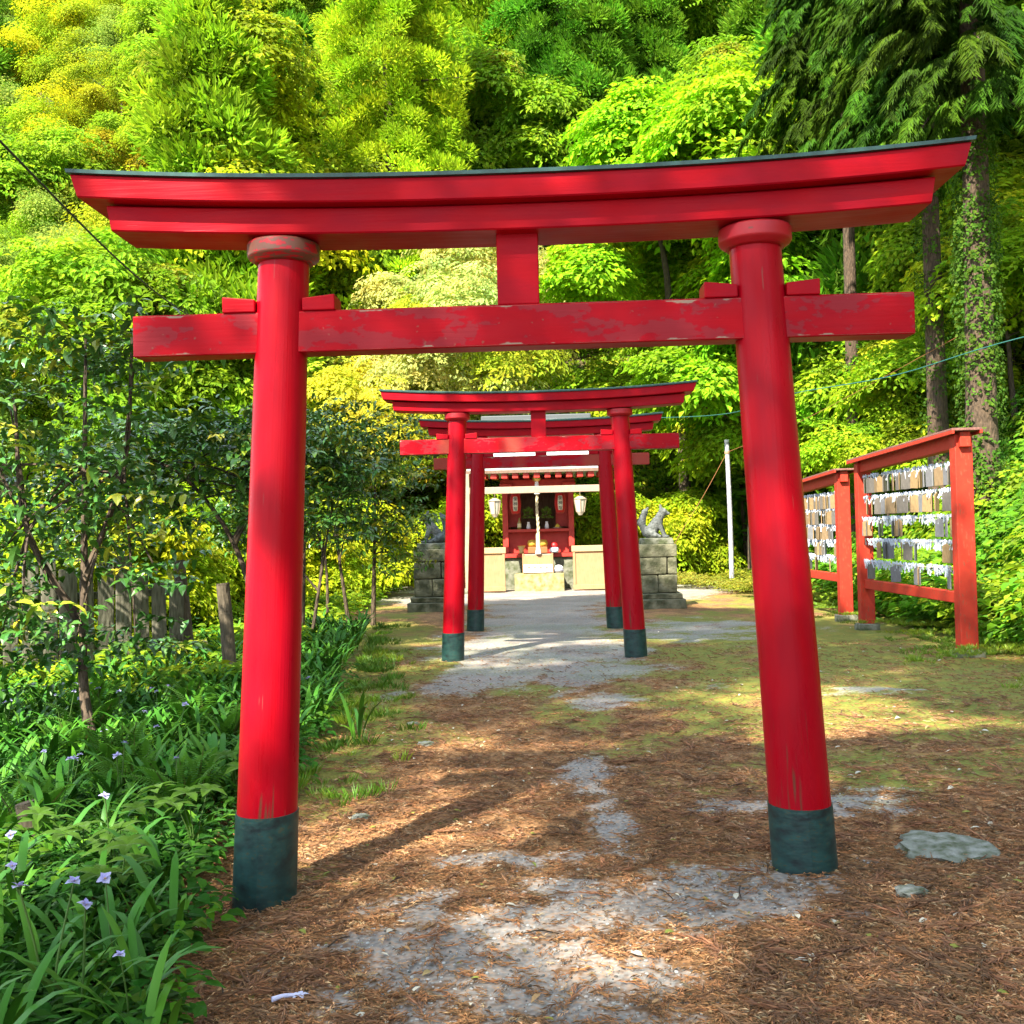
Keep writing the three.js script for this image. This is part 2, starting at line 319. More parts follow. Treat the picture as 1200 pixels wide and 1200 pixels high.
// paint over a gate: u spans 4 m across, v spans 1.25 m upward from 2.05 m (beams)
function beamPaint(seed, wear, fade) {
  const tex = dataTex(1024, 320, (u, v, c) => {
    const x = u * 4 - 2, y = 2.05 + v * 1.25, blot = fbm(x * 2.2 + seed, y * 5 + seed, 4), fine = fbm(x * 14 + seed, y * 26, 4);
    mix3(c, RED, [0.32, 0.002, 0.012], Math.min(1, Math.max(0, 0.4 + blot)));
    if (y < 2.56) { // the tie beam has dull scuffed patches and peels along its upper arris
      const k = blot * 1.1 + fine * 0.55 + wear; if (k > 0.12) mix3(c, c, [0.27, 0.022, 0.03], 0.8 * sm(0.12, 0.2, k));
      const e = sm(2.45, 2.486, y) * 0.62 + sm(2.335, 2.308, y) * 0.4 + 0.75 * fbm(x * 3.2 + seed * 2, y * 8, 4) + wear * 0.6; if (e > 0.62) mix3(c, c, PEEL, sm(0.62, 0.68, e) * 0.85);
      const f = fbm(x * 0.8 + seed, 3, 2) + fade + sm(0.1, 0.9, x) * fade; if (f > 0.35) mix3(c, c, [0.33, 0.06, 0.04], sm(0.35, 0.6, f) * 0.8);
    }
    if (y < 2.56 && fbm(x * 16, y * 16 + seed, 3) > 0.6) mix3(c, c, WORN, 0.5);
  });
  tex.wrapS = tex.wrapT = THREE.ClampToEdgeWrapping; return tex;
}
function pillarPaint(seed, amount) { // u round the pillar, v up its length
  return dataTex(256, 1024, (u, v, c) => {
    const a = Math.cos(u * 6.2832), b = Math.sin(u * 6.2832), y = v * 2.9, k = n3(a * 1.1, b * 1.1, y * 1.4 + seed) * 0.6 + n3(a * 3, b * 3, y * 2.2 + seed) * 0.4, f = n3(a * 9, b * 9, y * 4 + seed);
    mix3(c, RED, [0.33, 0.002, 0.012], 0.5 + 0.5 * k);
    const drip = n3(a * 5, b * 5, y * 0.7 + seed), low = sm(1.0, 0.36, y);
    const s = low * 0.62 + k * 0.5 + f * 0.24 + drip * 0.3 + amount - 0.86; if (s > 0) mix3(c, c, [0.12, 0.055, 0.03], Math.min(0.75, s * 3.2));
    const p = n3(a * 2.4, b * 2.4, y * 1.1 - seed) + f * 0.3 + amount * 1.2; if (p > 1.12) mix3(c, c, [0.26, 0.08, 0.06], sm(1.12, 1.18, p) * 0.6);
  });
}
const paintBump = dataTex(256, 256, (u, v, c) => { c[0] = c[1] = c[2] = 0.5 + 0.5 * tfbm(u, v, 12, 4, 2); }, false);
const grainUp = dataTex(512, 512, (u, v, c) => { const g = tfbm(u, v * 0.05, 60, 3, 40), m = tfbm(u, v, 6, 4, 41); c[0] = c[1] = c[2] = 0.5 + 0.5 * g + 0.25 * m - (tfbm(u, v * 0.12, 34, 2, 43) > 0.42 ? 0.3 : 0); }, false);
const grainAlong = dataTex(512, 512, (u, v, c) => { const g = tfbm(u * 0.05, v, 50, 3, 44), m = tfbm(u, v, 6, 4, 45); c[0] = c[1] = c[2] = 0.5 + 0.5 * g + 0.25 * m - (tfbm(u * 0.1, v, 26, 2, 47) > 0.42 ? 0.3 : 0); }, false); grainAlong.repeat.set(3, 1.2);
const dull = dataTex(256, 256, (u, v, c) => { c[0] = c[1] = c[2] = Math.min(1, Math.max(0, 0.72 + 0.5 * tfbm(u, v, 7, 5, 52))); }, false);
const sleeveTex = dataTex(256, 256, (u, v, c) => { const k = tfbm(u, v, 5, 4, 31), f = tfbm(u, v, 24, 3, 8); mix3(c, [0.008, 0.02, 0.021], [0.016, 0.075, 0.068], 0.45 + k + f * 0.3); if (k * 0.6 + f + sm(0.4, 0, v) * 0.25 > 0.33) mix3(c, c, [0.05, 0.05, 0.028], 0.7); });
const sleeveMat = new THREE.MeshPhysicalMaterial({ map: sleeveTex, bumpMap: paintBump, bumpScale: 0.0012, roughness: 0.42 });
const copperMat = new THREE.MeshStandardMaterial({ map: dataTex(256, 64, (u, v, c) => { const k = tfbm(u, v, 9, 4, 5); mix3(c, [0.015, 0.045, 0.045], [0.04, 0.12, 0.11], 0.5 + k); }), roughness: 0.45 });
const collarMat = (seed) => new THREE.MeshPhysicalMaterial({ map: dataTex(256, 64, (u, v, c) => { const k = tfbm(u, v, 7, 4, seed); mix3(c, RED, [0.4, 0.01, 0.02], 0.5 + k); if (k + tfbm(u, v, 20, 3, seed) * 0.5 > (seed === 3 ? -0.12 : 0.5)) mix3(c, c, [0.1, 0.06, 0.035], 0.85); }), roughness: 0.5 });
function beamUV(g) {
  const p = g.attributes.position, n = g.attributes.normal, uv = new Float32Array(p.count * 2);
  for (let i = 0; i < p.count; i++) { uv[i * 2] = (p.getX(i) + 2) / 4; uv[i * 2 + 1] = Math.abs(n.getY(i)) > 0.6 ? 0.72 + p.getZ(i) * 0.4 : (p.getY(i) - (g.userData.dy ?? 0) - 2.05) / 1.25; }
  g.setAttribute('uv', new THREE.BufferAttribute(uv, 2)); return g;
}
// a beam whose section (y, z) sweeps along x, rising to both ends; ends are cut on a slant
function sweep(section, L, slant, rise, seg = 44) {
  const P = [], I = [], n = section.length, y0 = Math.min(...section.map((q) => q[0]));
  for (let i = 0; i <= seg; i++) { const t = i / seg * 2 - 1; for (const [y, z] of section) { const l = L + (y - y0) * slant; P.push(t * l, y + rise * Math.pow(Math.abs(t), 2.3), z); } }
  for (let i = 0; i < seg; i++) for (let j = 0; j < n; j++) { const a = i * n + j, b = i * n + (j + 1) % n; I.push(a, b, a + n, b, b + n, a + n); }
  for (let j = 1; j < n - 1; j++) { I.push(0, j + 1, j); const o = seg * n; I.push(o, o + j, o + j + 1); }
  let g = new THREE.BufferGeometry(); g.setAttribute('position', new THREE.Float32BufferAttribute(P, 3)); g.setIndex(I); g = g.toNonIndexed(); g.computeVertexNormals();
  // smooth along the length, keep the arrises: average normals that nearly agree
  return smoothish(g);
}
function smoothish(g, cosMin = 0.9) {
  const p = g.attributes.position, n = g.attributes.normal, m = new Map(), key = (i) => `${Math.round(p.getX(i) * 2e3)},${Math.round(p.getY(i) * 2e3)},${Math.round(p.getZ(i) * 2e3)}`;
  for (let i = 0; i < p.count; i++) { const k = key(i); (m.get(k) ?? m.set(k, []).get(k)).push(V(n.getX(i), n.getY(i), n.getZ(i))); }
  for (let i = 0; i < p.count; i++) { const me = V(n.getX(i), n.getY(i), n.getZ(i)), s = V(0, 0, 0); for (const o of m.get(key(i))) if (o.dot(me) > cosMin) s.add(o); s.normalize(); n.setXYZ(i, s.x, s.y, s.z); }
  return g;
}
function chamfered(y0, y1, z0, z1, c) { return [[y0 + c, z0], [y0, z0 + c], [y0, z1 - c], [y0 + c, z1], [y1 - c, z1], [y1, z1 - c], [y1, z0 + c], [y1 - c, z0]]; }
function torii(label, x, z, dy, seed, half, topHalf, wear, fade, baseL, baseR) {
  const g = thing('torii_gate', label, 'torii gate', [x, 0, z], 0);
  const bm = new THREE.MeshPhysicalMaterial({ map: beamPaint(seed, wear, fade), bumpMap: grainAlong, bumpScale: 0.0012, roughnessMap: dull, roughness: 0.62, specularIntensity: 0.22 });
  const lift = (geo) => { geo.userData.dy = dy; return geo; }, lift3 = (geo) => { geo.userData.dy = dy - 0.22; return geo; }, lift2 = (geo) => { geo.userData.dy = dy - 0.14; return geo; };
  for (const s of [-1, 1]) {
    const b = s < 0 ? baseL : baseR, top = 2.72 + dy, xb = s * half, xt = s * topHalf, at = (y) => lerp(xb, xt, y / top);
    const H = top - b + 0.06, geo = new THREE.CylinderGeometry(0.109, 0.131, H, 72, 10); geo.translate(0, H / 2, 0);
    const p = geo.attributes.position; for (let i = 0; i < p.count; i++) { const y = p.getY(i) + b - 0.06; p.setXYZ(i, p.getX(i) + at(y), y, p.getZ(i)); } geo.computeVertexNormals();
    const pm = new THREE.MeshPhysicalMaterial({ map: pillarPaint(seed * 3.7 + s, wear), bumpMap: grainUp, bumpScale: 0.0007, roughnessMap: dull, roughness: 0.5, specularIntensity: 0.28 });
    const pil = part('pillar', geo, pm, g);
    const sh = (dy ? 0.33 : 0.345) - b, sg = new THREE.CylinderGeometry(0.1335, 0.1365, sh + 0.1, 40, 4, false); sg.translate(0, (sh + 0.1) / 2, 0);
    const sp = sg.attributes.position; for (let i = 0; i < sp.count; i++) { const y = sp.getY(i) + b - 0.1; sp.setXYZ(i, sp.getX(i) + at(y), y, sp.getZ(i)); } sg.computeVertexNormals();
    part('base_sleeve', sg, sleeveMat, pil);
    const lathe = new THREE.LatheGeometry([[0, 0], [0.12, 0], [0.126, 0.008], [0.146, 0.02], [0.152, 0.028], [0.154, 0.034], [0.154, 0.08], [0.15, 0.088], [0, 0.09]].map((q) => new THREE.Vector2(...q)), 40);
    part('pillar_collar', lathe, collarMat(s < 0 && !dy ? 3 : 7), pil, [at(top - 0.03), top - 0.022, 0]);
    for (const k of [-1, 1]) { // wedges beside the pillar on the tie beam
      const w = box(0.14, 0.056, 0.15, 0.005), q = w.attributes.position; for (let i = 0; i < q.count; i++) if (q.getY(i) > 0) q.setY(i, q.getY(i) + (q.getX(i) * k + 0.05) * 0.1);
      w.computeVertexNormals(); w.translate(at(2.5 + dy) + k * 0.172, 2.511 + dy, 0); part('wedge', beamUV(lift3(w)), bm, g);
    }
  }
  part('tie_beam', beamUV(lift(box(3.32, 0.178, 0.132, 0.007).translate(0, 2.395 + dy, 0))), bm, g);
  part('strut', beamUV(lift2(box(0.178, 0.31, 0.12, 0.006).translate(0, 2.638 + dy, 0))), bm, g);
  part('lintel', beamUV(lift(sweep(chamfered(2.783 + dy, 2.892 + dy, -0.135, 0.135, 0.006), 1.715, 0.18, 0.05))), bm, g);
  const kas = part('top_rail', beamUV(lift(sweep(chamfered(2.894 + dy, 2.992 + dy, -0.2, 0.2, 0.006), 1.83, 0.3, 0.066))), bm, g);
  part('copper_cap', boxUV(sweep([[2.993 + dy, -0.215], [2.993 + dy, 0.215], [3.008 + dy, 0.217], [3.045 + dy, 0], [3.008 + dy, -0.217]], 1.87, 0.3, 0.068)), copperMat, kas);
  return g;
}
torii('outermost red torii gate, farthest from the shrine hall, with scuffed tie beam', -0.093, -4.4, 0, 1.3, 1.153, 1.014, 0.07, 0, -0.03, 0.095);
torii('middle red torii gate standing between the other two gates', -0.06, -12.25, 0.155, 5.1, 1.09, 0.97, 0.02, 0.05, 0, 0);
torii('innermost red torii gate with faded peeling tie beam, next to stone fox plinths', -0.05, -15.85, 0.195, 9.7, 1.08, 0.97, 0.16, 0.26, 0, 0);
console.log('torii');

// ------------------------------------------------------------------ shared small materials
const noiseTex = (a, b, f, seed, W = 256) => dataTex(W, W, (u, v, c) => mix3(c, a, b, Math.min(1, Math.max(0, 0.5 + tfbm(u, v, f, 5, seed) * 1.2))));
const woodTex = (a, b, seed) => dataTex(256, 256, (u, v, c) => mix3(c, a, b, Math.min(1, Math.max(0, 0.5 + tfbm(u, v * 0.12, 26, 4, seed) + 0.5 * tfbm(u, v, 4, 3, seed + 5)))));
const std = (map, rough = 0.8, extra = {}) => new THREE.MeshStandardMaterial({ map, roughness: rough, ...extra });
const plain = (r, g, b, rough = 0.7, extra = {}) => new THREE.MeshStandardMaterial({ color: rgb(r, g, b), roughness: rough, ...extra });
const stoneBump = dataTex(256, 256, (u, v, c) => { c[0] = c[1] = c[2] = 0.5 + 0.8 * tfbm(u, v, 9, 5, 77); }, false);
const stoneMat = std(noiseTex([0.06, 0.065, 0.03], [0.22, 0.21, 0.13], 3, 14), 0.95, { bumpMap: stoneBump, bumpScale: 0.012 });
const paleStone = std(noiseTex([0.19, 0.165, 0.05], [0.34, 0.31, 0.17], 4, 15), 0.95, { bumpMap: stoneBump, bumpScale: 0.006 });
const mossStone = std(noiseTex([0.07, 0.085, 0.035], [0.22, 0.22, 0.17], 4, 19), 0.95, { bumpMap: stoneBump, bumpScale: 0.012 });
const statueMat = std(noiseTex([0.06, 0.068, 0.062], [0.17, 0.18, 0.172], 5, 16), 0.9, { bumpMap: stoneBump, bumpScale: 0.012 });
const tanWood = std(woodTex([0.33, 0.185, 0.085], [0.39, 0.235, 0.115], 17), 0.7), paleWood = std(woodTex([0.32, 0.215, 0.15], [0.4, 0.285, 0.205], 18), 0.75), greyWood = std(woodTex([0.065, 0.062, 0.042], [0.17, 0.16, 0.115], 20), 0.9, { bumpMap: barkBump, bumpScale: 0.006 });
const shrineRed = std(noiseTex([0.4, 0.02, 0.012], [0.52, 0.045, 0.03], 4, 22), 0.55), innerWood = std(woodTex([0.14, 0.075, 0.04], [0.26, 0.15, 0.085], 23), 0.8);
const rackRed = std(dataTex(256, 256, (u, v, c) => { const k = tfbm(u, v, 6, 4, 24), f = tfbm(u, v * 0.3, 20, 4, 3); mix3(c, [0.38, 0.019, 0.005], [0.46, 0.028, 0.007], 0.5 + k); if (f + k * 0.5 > 0.34) mix3(c, c, [0.2, 0.06, 0.03], 0.6); }), 0.7);
const ropeMat = std(noiseTex([0.4, 0.32, 0.18], [0.62, 0.54, 0.36], 30, 25), 0.9), whiteMat = plain(0.78, 0.78, 0.8, 0.7), goldMat = plain(0.6, 0.34, 0.04, 0.45), brass = plain(0.55, 0.38, 0.12, 0.35, { metalness: 0.8 });

// ------------------------------------------------------------------ fox statues on stone plinths
function fox() { // seated fox, looking along +x, 0.62 m tall
  const bones = [[-0.1, 0.1, 0, 0.13, 0.03, 0.3, 0, 0.1], [0.03, 0.3, 0, 0.1, 0.1, 0.42, 0, 0.075], [0.1, 0.43, 0, 0.075, 0.15, 0.5, 0, 0.072], [0.15, 0.5, 0, 0.06, 0.26, 0.46, 0, 0.026],
    [-0.12, 0.1, 0.09, 0.085, 0.02, 0.05, 0.11, 0.045], [-0.12, 0.1, -0.09, 0.085, 0.02, 0.05, -0.11, 0.045], [0.02, 0.05, 0.11, 0.035, 0.1, 0.03, 0.11, 0.03], [0.02, 0.05, -0.11, 0.035, 0.1, 0.03, -0.11, 0.03],
    [0.07, 0.3, 0.055, 0.05, 0.17, 0.04, 0.06, 0.03], [0.07, 0.3, -0.055, 0.05, 0.17, 0.04, -0.06, 0.03], [0.17, 0.03, 0.06, 0.032, 0.23, 0.025, 0.06, 0.024], [0.17, 0.03, -0.06, 0.032, 0.23, 0.025, -0.06, 0.024],
    [0.12, 0.53, 0.045, 0.035, 0.1, 0.64, 0.06, 0.008], [0.12, 0.53, -0.045, 0.035, 0.1, 0.64, -0.06, 0.008],
    [-0.2, 0.08, 0, 0.05, -0.27, 0.3, 0, 0.075], [-0.27, 0.3, 0, 0.075, -0.2, 0.5, 0, 0.055], [-0.2, 0.5, 0, 0.055, -0.14, 0.58, 0, 0.02]];
  const res = 56, mc = new MarchingCubes(res, new THREE.MeshStandardMaterial(), false, false, 60000), S = 0.4, a = V(0, 0, 0), b = V(0, 0, 0), p = V(0, 0, 0);
  mc.isolation = 0;
  for (let k = 0; k < res; k++) for (let j = 0; j < res; j++) for (let i = 0; i < res; i++) {
    p.set((i - res / 2) / (res / 2) * S, (j - res / 2) / (res / 2) * S + 0.33, (k - res / 2) / (res / 2) * S);
    let d = 9;
    for (const q of bones) {
      a.set(q[0], q[1], q[2]); b.set(q[4] - q[0], q[5] - q[1], q[6] - q[2]); const t = Math.min(1, Math.max(0, p.clone().sub(a).dot(b) / b.lengthSq()));
      const e = a.addScaledVector(b, t).distanceTo(p) - lerp(q[3], q[7], t), h = Math.max(0, 0.03 - Math.abs(d - e)) / 0.03; d = Math.min(d, e) - h * h * 0.03 * 0.25;
    }
    mc.field[i + j * res + k * res * res] = -d;
  }
  mc.update();
  const n = mc.count, P = new Float32Array(mc.positionArray.subarray(0, n * 3)), N = new Float32Array(mc.normalArray.subarray(0, n * 3));
  for (let i = 0; i < n; i++) { P[i * 3] *= S; P[i * 3 + 1] = P[i * 3 + 1] * S + 0.33; P[i * 3 + 2] *= S; }
  const g = new THREE.BufferGeometry(); g.setAttribute('position', new THREE.BufferAttribute(P, 3)); g.setAttribute('normal', new THREE.BufferAttribute(N, 3)); g.computeVertexNormals(); return smoothish(boxUV(g, 2), -0.2);
}
const foxGeo = fox();
function roughBlock(w, h, d, seed) { const g = new RoundedBoxGeometry(w, h, d, 2, 0.018), p = g.attributes.position; for (let i = 0; i < p.count; i++) { const x = p.getX(i), y = p.getY(i), z = p.getZ(i), k = 0.012 * n3(x * 6 + seed, y * 6, z * 6); p.setXYZ(i, x + k * Math.sign(x), y + k * 0.5 * Math.sign(y), z + k * Math.sign(z)); } g.computeVertexNormals(); return boxUV(smoothish(g.index ? g.toNonIndexed() : g), 1); }
for (const [x, z, s, lab, flab] of [[-2.22, -20.2, -1, 'mossy block plinth under fox statue, half covered by dark glossy trees', 'grey stone fox statue beside the glossy leaved trees'], [2.1, -19.8, 1, 'weathered block plinth under fox statue, beside the sunlit clearing with the pole', 'grey stone fox statue on plinth near the pale pole']]) {
  const g = thing('stone_plinth', lab, 'plinth', [x, 0, z], 0);
  part('base_slab', roughBlock(0.98, 0.2, 0.98, 1), stoneMat, g, [0, 0.08, 0]);
  part('base_slab', roughBlock(0.86, 0.1, 0.86, 2), stoneMat, g, [0, 0.23, 0]);
  for (const [bx, by, bw, bh] of [[-0.19, 0.46, 0.35, 0.34], [0.17, 0.46, 0.35, 0.34], [-0.1, 0.8, 0.52, 0.32], [0.26, 0.8, 0.18, 0.32]]) part('stone_block', roughBlock(bw, bh, 0.7, bx * 9 + by), stoneMat, g, [bx, by, 0]);
  part('block_course', roughBlock(0.72, 0.24, 0.72, 5), stoneMat, g, [0, 1.09, 0]);
  part('cap_slab', roughBlock(0.6, 0.12, 0.6, 6), mossStone, g, [0, 1.27, 0]);
  solo('fox_statue', foxGeo, statueMat, flab, 'statue', 'fox statues', [x, 1.325, z], [0, s > 0 ? -0.25 : Math.PI + 0.3, 0]);
}

// ------------------------------------------------------------------ shrine hall
const SX = -0.2;
{
  const g = thing('shrine_hall', 'small red shrine hall with open altar front and grey metal roof', 'shrine', [SX, 0, -26.9]);
  part('stone_foundation', roughBlock(2.1, 0.86, 1.7, 3), mossStone, g, [0, 0.4, -0.75]);
  part('floor', box(2.0, 0.11, 1.8, 0.01), shrineRed, g, [0, 0.885, -0.72]);
  for (const s of [-1, 1]) {
    part('post', box(0.15, 2.06, 0.15, 0.012), shrineRed, g, [s * 0.86, 1.97, 0]);
    part('post', box(0.15, 2.06, 0.15, 0.012), shrineRed, g, [s * 0.86, 1.97, -1.4]);
    part('side_wall', box(0.05, 2.02, 1.25, 0.004), shrineRed, g, [s * 0.86, 1.95, -0.7]);
    part('inner_door', box(0.32, 0.95, 0.03, 0.004), shrineRed, g, [s * 0.62, 2.1, -0.3]);
  }
  part('back_wall', box(1.57, 2.02, 0.05, 0.004), innerWood, g, [0, 1.95, -1.4]);
  part('ceiling_panel', box(1.57, 0.04, 1.3, 0.004), innerWood, g, [0, 2.985, -0.72]);
  part('altar_shelf', box(1.6, 0.075, 1.1, 0.008), shrineRed, g, [0, 1.53, -0.45]);
  part('altar_panel', box(1.57, 0.55, 0.04, 0.004), shrineRed, g, [0, 1.215, -0.18]);
  part('head_beam', box(1.95, 0.16, 0.16, 0.012), shrineRed, g, [0, 2.78, 0.09]);
  part('head_panel', box(1.57, 0.36, 0.05, 0.006), shrineRed, g, [0, 2.72, -0.05]);
  for (const s of [-1, 1]) part('bracket', box(0.34, 0.12, 0.14, 0.02), shrineRed, g, [s * 0.82, 2.71, 0.17]);
  // roof: two slopes with curved sheet, fascia, rafters
  const metal = std(noiseTex([0.42, 0.43, 0.42], [0.6, 0.61, 0.6], 5, 41), 0.45, { metalness: 0.15 });
  const rf = new THREE.Group(); rf.name = 'roof'; g.add(rf);
  const prof = [[1.35, 3.03], [1.0, 3.22], [0.5, 3.64], [0.0, 4.35], [-0.7, 4.36], [-1.2, 3.7], [-1.8, 3.22], [-2.2, 3.03]];
  const shape = [...prof.map(([z, y]) => [y + 0.06, z]), ...prof.slice().reverse().map(([z, y]) => [y, z])];
  const strips = 9; // standing-seam sheets, front and back
  for (let k = 0; k < strips; k++) {
    const w = 3.5 / strips - 0.004, x = -1.75 + (k + 0.5) * 3.5 / strips, sh = new THREE.Shape(); shape.forEach(([y, z], i) => i ? sh.lineTo(z, y) : sh.moveTo(z, y));
    const e = new THREE.ExtrudeGeometry(sh, { depth: w, bevelEnabled: false, steps: 1 }); e.rotateY(-Math.PI / 2); e.translate(x + w / 2, 0, 0);
    part('roof_sheet', boxUV(e), metal, rf);
    if (k) part('seam', tube([[x - w / 2 - 0.002, 3.11, 1.33], [x - w / 2 - 0.002, 3.3, 1.0], [x - w / 2 - 0.002, 3.72, 0.5], [x - w / 2 - 0.002, 4.4, 0.02]], 0.018, 0.018, 5, 10), metal, rf);
  }
  part('ridge_cap', box(2.9, 0.16, 0.5, 0.03), plain(0.07, 0.08, 0.085, 0.5), rf, [0, 4.5, -0.35]);
  part('ridge_board', box(3.0, 0.07, 0.56, 0.015), whiteMat, rf, [0, 4.415, -0.35]);
  part('fascia', box(3.56, 0.08, 0.05, 0.006), std(woodTex([0.13, 0.08, 0.055], [0.22, 0.14, 0.1], 42), 0.8), rf, [0, 3.01, 1.36]);
  for (let k = 0; k < 13; k++) part('rafter', box(0.15, 0.13, 1.32, 0.01), shrineRed, rf, [-1.62 + k * 0.27, 2.925, 0.66], [0.03, 0, 0]);
}
{ // pale porch frame
  const g = thing('porch_frame', 'pale unpainted timber porch frame of two posts and crossbeam before the shrine', 'frame', [SX, 0, -25.55]);
  for (const s of [-1, 1]) { part('post', box(0.15, 2.98, 0.15, 0.012), paleWood, g, [s * 1.76, 1.48, 0]); part('post_base', roughBlock(0.28, 0.14, 0.28, s), mossStone, g, [s * 1.76, 0.05, 0]); }
  part('crossbeam', box(3.75, 0.17, 0.13, 0.012), paleWood, g, [0, 2.545, 0]);
}
for (const [s, lab] of [[-1, 'tan wooden low wall panel right beside the mossy plinth, shrub showing above it'], [1, 'tan wooden low wall panel with dark trunk showing above it']]) {
  const g = thing('low_wall', lab, 'low wall', [SX + s * 1.29, 0, -25.68]);
  part('panel', box(0.8, 0.84, 0.06, 0.006), tanWood, g, [0, 0.55, 0]);
  part('bottom_rail', box(0.9, 0.12, 0.12, 0.008), tanWood, g, [0, 0.09, 0]);
  part('cap_rail', box(0.94, 0.15, 0.14, 0.01), std(woodTex([0.4, 0.26, 0.13], [0.47, 0.32, 0.17], 51), 0.7), g, [0, 1.05, 0]);
  for (const k of [-1, 1]) part('stile', box(0.06, 0.82, 0.09, 0.006), tanWood, g, [k * 0.41, 0.56, 0.01]);
}
solo('stone_step', roughBlock(1.26, 0.46, 0.7, 8), paleStone, 'pale yellowish stone step in front of the shrine hall', 'step', null, [SX, 0.21, -26.2]);
// writing drawn as brush strokes on a small canvas (vertical column of dense characters)
function glyphs(w, h, bg, ink, rows, cols = 1) {
  const cv = document.createElement('canvas'); cv.width = w; cv.height = h; const c = cv.getContext('2d'); c.fillStyle = bg; c.fillRect(0, 0, w, h); c.strokeStyle = ink; c.lineCap = 'round';
  const K = { // stroke lists on a 10 x 10 grid
    go: [[1, 2, 3, 0], [0, 4, 3, 2], [2, 4, 2, 10], [4, 1, 7, 1], [5, 0, 4, 3], [4, 4, 7, 4], [5.5, 1, 5.5, 8], [5.5, 6, 7, 6], [4, 5, 4, 8], [3.5, 8.5, 7, 8], [8, 1, 10, 1], [10, 1, 10, 6], [8, 1, 8, 10]],
    shin: [[2, 0, 3, 1], [0, 2.5, 4, 2.5], [4, 2.5, 0, 7], [2.3, 4.5, 2.3, 10], [3, 5, 4, 6], [5, 2, 10, 2], [10, 2, 10, 7], [5, 2, 5, 7], [5, 4.5, 10, 4.5], [5, 7, 10, 7], [7.5, 0, 7.5, 10]],
    to: [[1, 2, 0.5, 4], [2, 0, 2, 5], [2, 5, 0, 10], [2, 5, 3.5, 8], [3.5, 2, 3, 4], [4, 3, 7, 0.5], [10, 3, 7, 0.5], [5, 4, 9, 4], [5, 5.5, 9, 5.5], [5, 5.5, 5, 7.5], [9, 5.5, 9, 7.5], [5, 7.5, 9, 7.5], [4, 10, 10, 10], [6, 8, 6.4, 9.5], [8.4, 8, 8, 9.5]],
    ho: [[2, 1, 8, 1], [1, 2.7, 9, 2.7], [0, 4.5, 10, 4.5], [5, 0, 5, 4.5], [5, 2.7, 0.5, 7], [5, 2.7, 9.5, 7], [3, 6.5, 7, 6.5], [2.5, 8, 7.5, 8], [5, 5.5, 5, 10]],
    no: [[2, 0, 0.5, 3], [0.5, 3, 3, 3], [3, 1.5, 0.5, 6], [0, 6, 3.5, 5.5], [2, 6, 2, 10], [4.5, 3, 10, 3], [4.5, 3, 4.5, 10], [10, 3, 10, 10], [7, 0.5, 7, 4], [7, 4, 5.5, 7], [7, 4, 8.8, 7]],
  };
  const cw = w / cols, ch = h / rows.length; c.lineWidth = Math.max(2, Math.min(cw, ch) * 0.075);
  for (let k = 0; k < cols; k++) rows.forEach((r, i) => { for (const [a, b, d, e] of K[r]) { c.beginPath(); c.moveTo(k * cw + cw * (0.14 + a * 0.072), i * ch + ch * (0.12 + b * 0.076)); c.lineTo(k * cw + cw * (0.14 + d * 0.072), i * ch + ch * (0.12 + e * 0.076)); c.stroke(); } });
  const t = new THREE.CanvasTexture(cv); t.colorSpace = THREE.SRGBColorSpace; return t;
}
{
  const g = thing('offering_box', 'wooden offering box with slatted top and papers on its front, on the stone step', 'offering box', [SX - 0.03, 0.44, -26.15]);
  for (const s of [-1, 1]) part('side_panel', box(0.04, 0.5, 0.4, 0.005), tanWood, g, [s * 0.37, 0.25, 0]);
  part('front_panel', box(0.7, 0.44, 0.03, 0.005), tanWood, g, [0, 0.23, 0.18]); part('back_panel', box(0.7, 0.44, 0.03, 0.005), tanWood, g, [0, 0.23, -0.18]);
  part('bottom_panel', box(0.7, 0.03, 0.33, 0.004), tanWood, g, [0, 0.03, 0]);
  for (let k = 0; k < 6; k++) part('slat', box(0.7, 0.035, 0.035, 0.004), paleWood, g, [0, 0.47, -0.15 + k * 0.06]);
  part('notice_paper', boxUV(new THREE.BoxGeometry(0.72, 0.2, 0.004)), new THREE.MeshStandardMaterial({ color: rgb(0.8, 0.78, 0.74), roughness: 0.9 }), g, [0, 0.13, 0.205]);
  const t = glyphs(256, 64, '#e9e3da', '#9a5348', ['ho'], 4), pl = new THREE.PlaneGeometry(0.6, 0.13); part('notice_lettering', pl, std(t, 0.9), g, [0, 0.14, 0.2105]);
}
